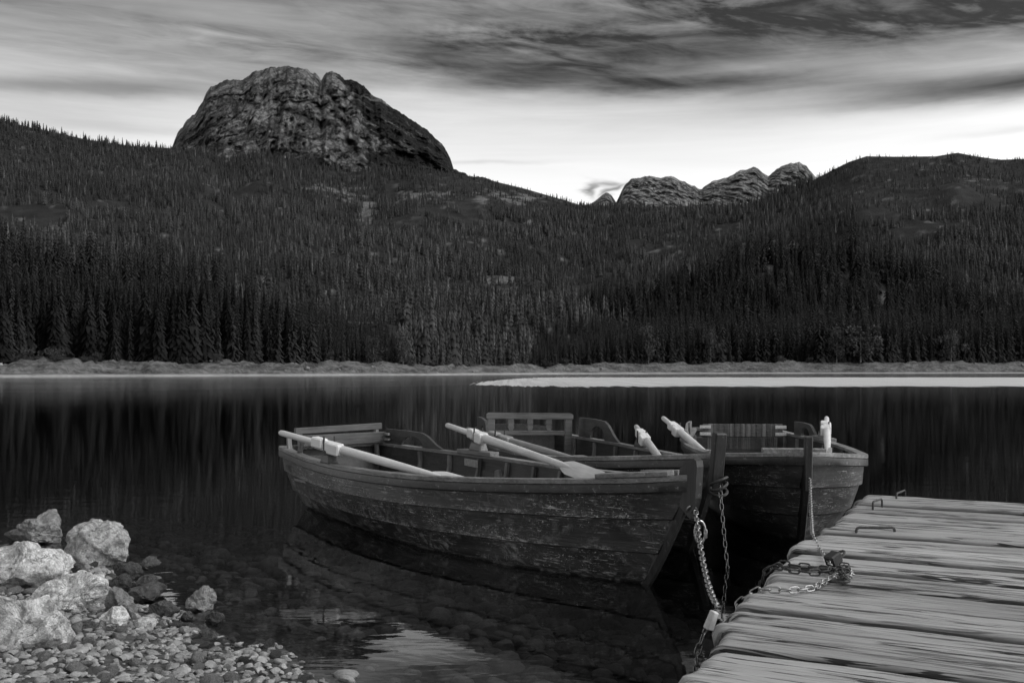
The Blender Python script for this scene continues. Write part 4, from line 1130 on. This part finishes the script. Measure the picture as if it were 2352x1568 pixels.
def backrest2(bt):
    x = 4.35; t = .57; zt = .965; zl = .70
    b = MB()
    bv = [(-t, zt - .075), (-t, zt - .02), (-t + .03, zt), (t - .03, zt), (t, zt - .02), (t, zt - .075)]
    b.prism(bv, .045, Matrix.Translation((x, 0, 0)) @ Matrix.Rotation(R(90), 4, 'Z')); b.build("top_rail", M_BROWN, bt.root)
    for yy, zb in ((-t + .06, .42), (t - .06, .42)):
        b = MB(); b.box((x, yy, (zt - .077 + zb) / 2), (.04, .095, zt - .077 - zb)); b.build("back_post", M_BROWN, bt.root)
    b = MB(); b.box((x + .002, 0, zl + .015), (.036, 2 * t - .216, .055)); b.build("lower_rail", M_BROWN, bt.root)
    for yy in (.25, 0, -.25):
        b = MB(); z0, z1 = zl + .043, zt - .076; H = z1 - z0
        poly = [(-.022, z0), (-.04, z0 + H * .33), (-.03, z0 + H * .45), (-.04, z0 + H * .57), (-.034, z1), (.034, z1), (.04, z0 + H * .57), (.03, z0 + H * .45), (.04, z0 + H * .33), (.022, z0)]
        b.prism([(-p[0], p[1]) for p in poly], .028, Matrix.Translation((x, yy, 0)) @ Matrix.Rotation(R(90), 4, 'Z')); b.build("baluster", M_BROWN, bt.root)
    b = MB(); b.box((x + .05, .08, .55), (.03, .85, .26)); b.build("lower_panel", M_IN, bt.root)
    b = MB(); b.prism([(-.5, .60), (.5, .60), (.5, .73), (.44, .765), (0, .795), (-.44, .765), (-.5, .73)], .035, Matrix.Translation((5.15, 0, 0)) @ Matrix.Rotation(R(90), 4, 'Z')); b.build("stern_board", M_IN, bt.root)
    side_panel(bt, 3.35, 4.35, -1, .24); side_panel(bt, 3.35, 4.35, 1, .24)
backrest2(b2)

def mat_slats():
    m, t = material("pale_inlaid_slats"); c = t.coord(); x, y, z = t.sep(c)
    g = t.noise(t.scale(c, (20, 20, 90)), 1.0, 4, .6); k = t.noise(t.scale(c, (1, 13, .6)), 1.0, 2, .6)
    t.out(t.bsdf(g.sm(.3, .7) * .06 + k.sm(.4, .6) * .12 + .05, .42, 0, None, .5)); return m
M_SLAT = mat_slats()
def backrest3(bt):
    x = 4.15; t = .51; z0 = .635
    b = MB(); n = 15
    for k in range(n):
        yy = -t + (k + .5) * 2 * t / n; b.box((x + .004 * (k % 2), yy, z0 + .085), (.03, 2 * t / n - .004, .165))
    b.build("slatted_back", M_SLAT, bt.root)
    b = MB(); n = 34
    for k in range(n):
        yy = -t * .88 + (k + .5) * 1.76 * t / n; b.box((x + .04, yy, z0 - .085), (.02, 1.76 * t / n - .006, .15))
    b.build("slatted_skirt", M_SLAT, bt.root)
    b = MB(); b.beam((x + .09, -t, z0 + .01), (x + .09, t, z0 + .01), .04, .05); b.build("back_rail", M_BROWN, bt.root)
    for sg in (1, -1):
        side_panel(bt, 3.25, 4.15, sg, .165, M_PALE_BLOCK if sg > 0 else M_BROWN_X)
        for zz in (.04, .13):
            b = MB(); b.box((x - .03, sg * (t - .03), z0 + zz), (.02, .14, .04)); b.build("hinge", M_HINGE, bt.root)
backrest3(b3)

# oars and their locks
oarlock(b1, 3.45, 1, .785, base=False, dark=True)
oarlock(b1, 3.45, -1, .81, base=True)
oar(b1, (4.15, 1.045, .885), (3.45, .84, .786), (1.5, .27, .505), "pale new oar with its grip over the stern corner of the nearest boat", M_OAR, M_OAR_BLOCK)
oar(b1, (4.50, -1.09, .875), (3.45, -.845, .81), (.72, -.20, .66), "pale new oar whose wide blade reaches the bow of the nearest boat", M_OAR, M_OAR_BLOCK)
b = MB(); g = b1.gp(3.5, -1, -.06, -.065); b.box(g, (.30, .012, .075), Matrix.Rotation(-.1, 3, 'Z')); b.build("metal_plate", M_PLATE, b1.root)
b = MB(); g = b1.gp(2.95, -1, -.17, -.10); b.box(g, (.12, .08, .17), Matrix.Rotation(.3, 3, 'Y'), .6); b.build("foot_block", M_RIB, b1.root)
oarlock(b2, 2.85, 1, .74, base=True, dark=True); oarlock(b2, 2.8, -1, .74, base=False, dark=True)
oar(b2, (3.55, 1.02, .80), (2.85, .82, .745), (1.0, .22, .56), "weathered grey oar half hidden behind the long pale oar", M_OAR_OLD, M_OAR_OLD)
oar(b2, (3.35, -1.0, .855), (2.8, -.84, .765), (.9, -.36, .44), "short-looking spotted oar rising from the middle boat's right side", M_OAR_GREY, M_OAR_BLOCK)
oarlock(b3, 3.05, 1, .78, base=True); oarlock(b3, 3.05, -1, .80, base=True)
oar(b3, (3.75, 1.04, .895), (3.05, .80, .79), (1.1, .56, .53), "pale oar slanting over the left side of the bow-on boat, behind the post", M_OAR, M_OAR_BLOCK)
oar(b3, (3.75, -.98, .905), (3.05, -.83, .81), (1.1, -.46, .57), "pale oar pointing straight up over the right side of the bow-on boat", M_OAR, M_OAR_BLOCK)

# ------------------------------------------------------------------ dock
ZD = .45
DO = Vector((.562, 3.345, 0)); DE = Vector((.427, .904, 0)).normalized(); DP = Vector((.885, -.466, 0)).normalized()
def mat_dock():
    m, t = material("weathered_dock_timber"); c = t.coord(); x, y, z = t.sep(c); r = t.attr('tone'); edge_shade = t.attr('edge')
    yw = y + (t.noise(t.scale(c, (.7, 1.2, 1)), 1.0, 3, .5) - .5) * .03
    sft = t.comb(x + r * 31.0, yw + r * 7.0, z)
    g1 = t.noise(t.scale(sft, (.8, 30, 6)), 1.0, 6, .66, .5)
    g2 = t.noise(t.scale(sft, (2.6, 150, 20), (3, 3, 1)), 1.0, 4, .7, .2)
    big = t.noise(t.scale(sft, (.6, 2.0, 1)), 1.0, 4, .6)
    crack = t.noise(t.scale(sft, (.5, 22, 3), (8, 5, 0)), 1.0, 5, .62, .5)
    cm = t.noise(t.scale(sft, (.8, 3.0, 1), (5, 9, 0)), 1.0, 3, .6)
    l1 = (t.noise(t.scale(sft, (.6, 13, 3), (8, 5, 0)), 1.0, 4, .65, .1) - .5).abs().sm(.026, .012)
    l2 = (t.noise(t.scale(sft, (.7, 26, 3), (2, 6, 0)), 1.0, 3, .6, .2) - .5).abs().sm(.040, .018)
    ck = l1 * cm.sm(.47, .54) + crack.sm(.635, .66) * cm.sm(.46, .54)
    ck = ck.min(1.0)
    fine = l2 * big.sm(.40, .55)
    kn = t.voro(t.scale(sft, (1.1, 4.2, 0.001)), 1.0).sm(.085, .03)
    worn = t.noise(t.scale(sft, (1.3, 6, 1), (20, 2, 0)), 1.0, 6, .72, .6)
    spl = t.noise(t.scale(c, (7, 16, 1), (2, 2, 0)), 1.0, 5, .75)
    col = g1.sm(.2, .8) * .07 + g2.sm(.25, .75) * .13 + .16 + big.sm(.35, .7) * .18 + r * .15
    col = col * worn.sm(.28, .46, .74, 1.0) * spl.sm(.28, .40, .8, 1.0)
    col = col * (1.0 - ck * .92) * (1.0 - fine * .62) * (1.0 - kn * .85) * (1.0 - edge_shade * .95)  # last factor paints gap shade into the plank colour
    h = g1 * .008 + g2 * .003 - ck * .014 - kn * .008 - fine * .004
    t.out(t.bsdf(col, big.sm(.4, .7, .60, .38), 0, t.bump(h, 1.0, 1.0), .4)); return m
M_DOCK = mat_dock()
def to_dock(e, p, dz=0.0):
    q = DO + DE * e + DP * p; return Vector((q.x, q.y, ZD + dz))
dock = empty("dock", (DO.x, DO.y, 0), math.atan2(DP.y, DP.x))
tag(dock, "low mooring dock of thick weathered planks with rounded ends", 'dock')
bounds = [-1.7, -1.33, -.98, -.62, -.28, .07, .476, .80, 1.167, 1.5, 1.86, 2.23, 2.63, 3.05, 3.46, 3.86, 4.25, 4.63, 5.0, 5.34, 5.62]
gaps = {.07: .018, 1.86: .026, 3.86: .03, 4.25: .034, 5.34: .036, 2.23: .075, 3.46: .10, 4.63: .11, .476: .022, 1.167: .03, 1.5: .035, 5.0: .03}
DEi = Matrix((DP, Vector((-DP.y, DP.x, 0)), Vector((0, 0, 1))))
EDGE = np.array([(1545, 1600), (1560, 1568), (1580, 1530), (1605, 1486), (1622, 1450), (1650, 1400), (1690, 1370), (1730, 1345), (1775, 1296), (1835, 1246), (1880, 1215), (1930, 1170), (1980, 1133)], float)
def plank_start(e):
    # planks end raggedly: how far each one reaches
    for p in np.arange(-.9, .9, .004):
        q = to_dock(e, p); yy = 850 + F * (CAM_H - q.z) / q.y; xx = 1176 + F * q.x / q.y
        if xx >= np.interp(-yy, -EDGE[::-1, 1][::-1], EDGE[:, 0]): return p
    return 0.0
VV = []; FF = []; TT = []; EE = []; o = 0
aa = np.concatenate([np.linspace(0, .16, 12), np.arange(.2, 4.5, .05), np.arange(4.6, 9, .3)])
NW = 22
for i in range(len(bounds) - 1):
    e0 = bounds[i] + gaps.get(bounds[i], .030) * .5; e1 = bounds[i + 1] - gaps.get(bounds[i + 1], .030) * .5
    st = plank_start((e0 + e1) / 2) + RNG.normal(0, .014) + .02; zo = RNG.normal(0, .010); tn = RNG.uniform(0, 1)
    w = np.linspace(0, 1, NW); A, Wd = np.meshgrid(aa, w, indexing='ij')
    wob0 = .014 * n2(A * 1.3, A * 0 + i, 3, 11); wob1 = .014 * n2(A * 1.3, A * 0 + i + 1, 3, 11)
    ee = (e0 + wob0) + (e1 - e0 + wob1 - wob0) * Wd
    dist = np.minimum(Wd, 1 - Wd) * (e1 - e0)
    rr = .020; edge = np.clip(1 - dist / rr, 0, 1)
    z = zo - rr * (1 - np.sqrt(np.maximum(1 - edge ** 2, 0))) 
    z = z + .004 * n2(A * .9 + i * 9, ee * 40, 3, 13) + .003 * n2(A * 3.0 + i, ee * 14, 3, 14)
    er = .065 + .03 * n2(np.full_like(ee, i * 1.7), ee * 6, 2, 19); ea = np.clip(1 - A / er, 0, 1)
    z = z - er * .9 * (1 - np.sqrt(np.maximum(1 - ea ** 2, 0)))
    ast = A + st + .03 * n2(ee * 9, ee * 0 + i, 2, 23) * np.exp(-A * 4)
    P = DO[None] if False else np.stack([DO.x + DE.x * ee + DP.x * ast, DO.y + DE.y * ee + DP.y * ast, ZD + z], -1)
    # skirt down the sides and the end
    nA = len(aa)
    low = P.copy(); low[..., 2] = ZD - .15
    ring = np.concatenate([P, low[:, -1:, :]], 1); ring = np.concatenate([low[:, :1, :], ring], 1)
    endrow = ring[:1].copy(); endrow[..., 2] = ZD - .15; endrow[..., 0] += DP.x * .02; endrow[..., 1] += DP.y * .02
    ring = np.concatenate([endrow, ring], 0)
    edge_shade = np.pad(np.clip(edge - .55, 0, 1) * 1.6, ((1, 0), (1, 1)), constant_values=1.0)  # painted shade: plank edges and gap sides coloured dark
    VV.append(ring.reshape(-1, 3)); FF.append(grid_faces(nA + 1, NW + 2, o)); TT.append(np.full((nA + 1) * (NW + 2), tn)); EE.append(edge_shade.ravel()); o += (nA + 1) * (NW + 2)
V = np.concatenate(VV); V = V - np.array((DO.x, DO.y, 0)); V = V @ np.array(DEi).T
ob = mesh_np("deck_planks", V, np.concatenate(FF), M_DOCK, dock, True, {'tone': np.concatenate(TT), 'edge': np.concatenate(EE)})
ob.data.set_sharp_from_angle(angle=R(60))
M_BEAM = mat_wood("wet_dark_beam", .012, .04, 0, .4, .5)
yb0 = DEi @ (DE * -1.5); yb1 = DEi @ (DE * 5.4)
for k, pp in enumerate((.42, 2.8)):
    b = MB(); a_ = DEi @ (DE * -1.6 + DP * pp); c_ = DEi @ (DE * 5.5 + DP * pp)
    b.beam((a_.x, a_.y, ZD - .29), (c_.x, c_.y, ZD - .29), .22, .26); b.build("support_beam", M_BEAM, dock)
for ee in (-1.2, 1.0, 3.2, 5.2):
    b = MB(); a_ = DEi @ (DE * ee + DP * .55); b.tube([(a_.x, a_.y, ZD - .16), (a_.x, a_.y, -1.6)], .10, 10); b.build("pile", M_BEAM, dock, True)

def staple(pa, pb, h, label, r=.008):
    A = on_level(pa[0], pa[1], ZD); B = on_level(pb[0], pb[1], ZD); d = (B - A); up = Vector((0, 0, h))
    root = MB(); k = d.normalized() * min(.02, d.length * .2)
    root.tube([A - Vector((0, 0, .03)), A + up * .55, A + up * .85 + k * .3, A + up + k, B + up * 1.0 - k, B + up * .85 - k * .3, B + up * .55, B - Vector((0, 0, .03))], r, 8)
    o = root.build("iron_staple", M_IRON, None, True); tag(o, label, 'staple', 'iron staples driven into the dock planks')
staple((1967, 1223), (2055, 1223), .034, "longest bent iron staple, midway along the dock's left end", .009)
staple((2005, 1167), (2026, 1160), .05, "short iron staple in the middle of the three on the dock")
staple((2059, 1147), (2079, 1139), .05, "iron staple farthest out, near the dock's far edge")

# ------------------------------------------------------------------ chains
def link_mesh(pitch=.046, wire=.0041):
    n, k = 20, 7; Lh, rw = pitch * .5 - .0088, .0130; V = []; path = []
    for i in range(n):
        a = 2 * math.pi * i / n; c, s = math.cos(a), math.sin(a)
        path.append(((Lh if c > 0 else -Lh) * (1 if abs(c) > .02 else 0) + rw * c, rw * s * 1.05))
    for i in range(n):
        p = Vector((path[i][0], path[i][1], 0)); q = Vector((*path[(i + 1) % n], 0)); o = Vector((*path[i - 1], 0)); t = (q - o).normalized(); nr = Vector((t.y, -t.x, 0))
        for j in range(k):
            b = 2 * math.pi * j / k; V.append(p + nr * math.cos(b) * wire + Vector((0, 0, math.sin(b) * wire)))
    Fs = [(i * k + j, ((i + 1) % n) * k + j, ((i + 1) % n) * k + (j + 1) % k, i * k + (j + 1) % k) for i in range(n) for j in range(k)]
    return V, Fs
LV, LF = link_mesh()
LONG = link_mesh(.066, .0046)
def chain(name, pts, mat, label, pitch=.0455, sc=1.0, lying=False, big_first=0, lm=None):
    lv, lf = lm or (LV, LF)
    P = [Vector(p) for p in pts]; seg = [0]
    for a, b_ in zip(P[:-1], P[1:]): seg.append(seg[-1] + (b_ - a).length)
    def ev(s):
        s = max(0, min(s, seg[-1]))
        for i in range(len(P) - 1):
            if s <= seg[i + 1] or i == len(P) - 2:
                f = (s - seg[i]) / max(1e-6, seg[i + 1] - seg[i]); return P[i].lerp(P[i + 1], f)
    b = MB(); n = max(2, int(seg[-1] / (pitch * sc))); 
    for i in range(n):
        s0 = i * seg[-1] / n; s1 = (i + 1) * seg[-1] / n; a, c = ev(s0), ev(s1); d = (c - a).normalized()
        up = Vector((0, 0, 1)) if abs(d.z) < .9 else Vector((1, 0, 0))
        sd2 = d.cross(up).normalized(); u2 = sd2.cross(d)
        ang = (R(90) if i % 2 else 0) + random.uniform(-.2, .2) + (R(12) if not lying else R(25))
        y2 = sd2 * math.cos(ang) + u2 * math.sin(ang); z2 = d.cross(y2)
        M = Matrix((d, y2, z2)).transposed(); mid = (a + c) / 2
        ss = sc * (1.55 if i < big_first else 1.0)
        b.add([mid + M @ (v * ss) for v in lv], lf)
    o = b.build(name, mat, None, True, 80); return tag(o, label, 'chain', 'mooring chains')
def sag(a, b, s, n=14):
    a, b = Vector(a), Vector(b); return [a.lerp(b, i / n) + Vector((0, 0, -s * 4 * (i / n) * (1 - i / n))) for i in range(n + 1)]
# nearest boat: from an eye on its stem down to the dock's edge
eye1 = b1.M @ Vector((-.46, 0, .60)); dk1 = on_level(1656, 1394, ZD + .005)
chain("chain", sag(eye1 + Vector((.02, -.05, -.03)), dk1 + Vector((-.02, 0, .01)), .10, 18), M_STEEL, "bright chain hanging from the nearest boat's stem to the dock corner", sc=1.0, pitch=.0655, lm=LONG)
b = MB(); q = [eye1 + Vector((.0, .02, .0)) + Vector((.03 * math.sin(a), -.035 - .02 * math.cos(a), -.03 + .03 * math.cos(a))) for a in np.linspace(0, 6.0, 10)]; b.tube(q, .009, 8)
o = b.build("eye_bolt", M_STEEL, None, True); o.parent = b1.root; o.matrix_parent_inverse = b1.M.inverted()
b = MB(); cc = eye1 + Vector((.045, -.07, -.17)); q = [cc + Vector((.035 * math.sin(a), 0, .075 * math.cos(a))) for a in np.linspace(0, 2 * math.pi, 18)]; b.tube(q, .008, 8, False); b.box(cc + Vector((.036, 0, -.01)), (.022, .022, .06))
tag(b.build("carabiner", M_STEEL, None, True), "long steel carabiner at the top of the nearest boat's chain", 'carabiner')
# middle boat: from its post into the water
eye2 = b2.M @ Vector((-.50, 0.0, .60)); wa = on_level(1676, 1306, 0.0)
chain("chain", sag(eye2 + Vector((0, -.06, 0)), wa + Vector((.0, 0, -.12)), .05), M_STEEL_DULL, "dull chain running from the middle boat's post down into the water")
b = MB()
for k in range(3): b.tube([eye2 + Vector((.065 * math.cos(a), .06 * math.sin(a) - .02, .03 * math.sin(a + k) + .04 * k - .05)) for a in np.linspace(0, 6.28, 14)], .012, 7, False)
tag(b.build("rope_lashing", M_IRON, None, True), "dark rope lashing wound round the middle boat's post", 'rope')
# bow-on boat: from its stem to the padlock on the dock
eye3 = b3.M @ Vector((-.38, 0, .56)); lk = on_level(1908, 1296, ZD + .035)
chain("chain", sag(eye3 + Vector((.0, -.04, .03)), on_level(1866, 1226, ZD + .02), .05, 10) + [on_level(1880, 1256, ZD + .015), lk], M_STEEL, "bright chain from the bow-on boat's stem to the black padlock", sc=.72, pitch=.0655, lm=LONG)
def dockpath(pp, dz): return [on_level(x, y, ZD + dz) for x, y in pp]
def drop(pp, dz, n=3):
    q = dockpath(pp, dz); a = q[0] - (q[1] - q[0]).normalized() * .10
    return [a - Vector((0, 0, .22)), a - Vector((.0, 0, .07))] + q
chain("chain", drop([(1790, 1293), (1830, 1298), (1870, 1303), (1905, 1308)], .016), M_IRON, "upper of two dark chains coming over the dock edge to the padlock", lying=True, sc=1.15)
chain("chain", drop([(1780, 1298), (1815, 1308), (1860, 1314), (1900, 1312), (1925, 1304)], .014), M_IRON, "lower of two dark chains coming over the dock edge to the padlock", lying=True, sc=1.15)
chain("chain", drop([(1742, 1352), (1780, 1354), (1820, 1355), (1850, 1352), (1868, 1349), (1885, 1340), (1905, 1330), (1922, 1322), (1930, 1312), (1945, 1305), (1958, 1318), (1945, 1326), (1925, 1318), (1912, 1328)], .014), M_STEEL, "bright chain lying across the dock planks and heaped by the padlock", lying=True)
chain("chain", dockpath([(1925, 1300), (1940, 1296), (1950, 1304), (1940, 1312), (1928, 1308), (1935, 1318), (1944, 1328)], .035), M_IRON, "short dark chain tangled on top of the heap by the padlock", lying=True)
a_ = on_level(1640, 1400, ZD - .02)
chain("chain", [a_ + Vector((-.005, 0, -.02)), a_ + Vector((-.05, -.02, -.10)), a_ + Vector((-.085, -.04, -.19)), a_ + Vector((-.085, -.05, -.27)), a_ + Vector((-.09, -.05, -.33))], M_STEEL_DULL, "short loose chain end dangling beside the white fender at the dock corner")
# padlock in its cover
pl = empty("padlock", on_level(1914, 1302, ZD), R(-62)); tag(pl, "chunky black padlock with a white strip, lying among the chains on the dock", 'padlock')
b = MB(); b.box((0, 0, .045), (.066, .075, .06), Matrix.Rotation(R(24), 3, 'X')); b.build("body", M_RUBBER, pl)
b = MB(); b.box((-.034, .005, .045), (.006, .012, .045), Matrix.Rotation(R(24), 3, 'X')); b.build("white_strip", M_LABEL, pl)
b = MB(); b.tube([(.0 + .022 * math.cos(a), .045 + .03 * math.sin(a), .06 + .02 * math.sin(a)) for a in np.linspace(-.4, math.pi + .4, 12)], .007, 8); b.build("shackle", M_IRON, pl, True)
b = MB(); c0 = on_level(1927, 1333, ZD + .008); ax = (on_level(1950, 1333, ZD + .008) - c0); ay = Vector((-ax.y, ax.x, 0)).normalized() * .028
b.tube([c0 + ax * math.cos(a) + ay * math.sin(a) for a in np.linspace(0, 2 * math.pi, 22)], .0075, 8, False)
tag(b.build("iron_ring", M_IRON, None, True), "long dark iron ring lying flat below the padlock", 'ring')
# white fender block jammed under the dock corner
b = MB(); c0 = at(1634, 1424, 4.36); b.box(c0, (.036, .04, .085), Matrix.Rotation(R(20), 3, 'Y') @ Matrix.Rotation(R(25), 3, 'Z'), .85)
o = b.build("fender", M_WHITE, None); bm = o.modifiers.new("soft", 'BEVEL'); bm.width = .02; bm.segments = 3
tag(o, "white plastic fender block hanging at the dock's near corner", 'fender')
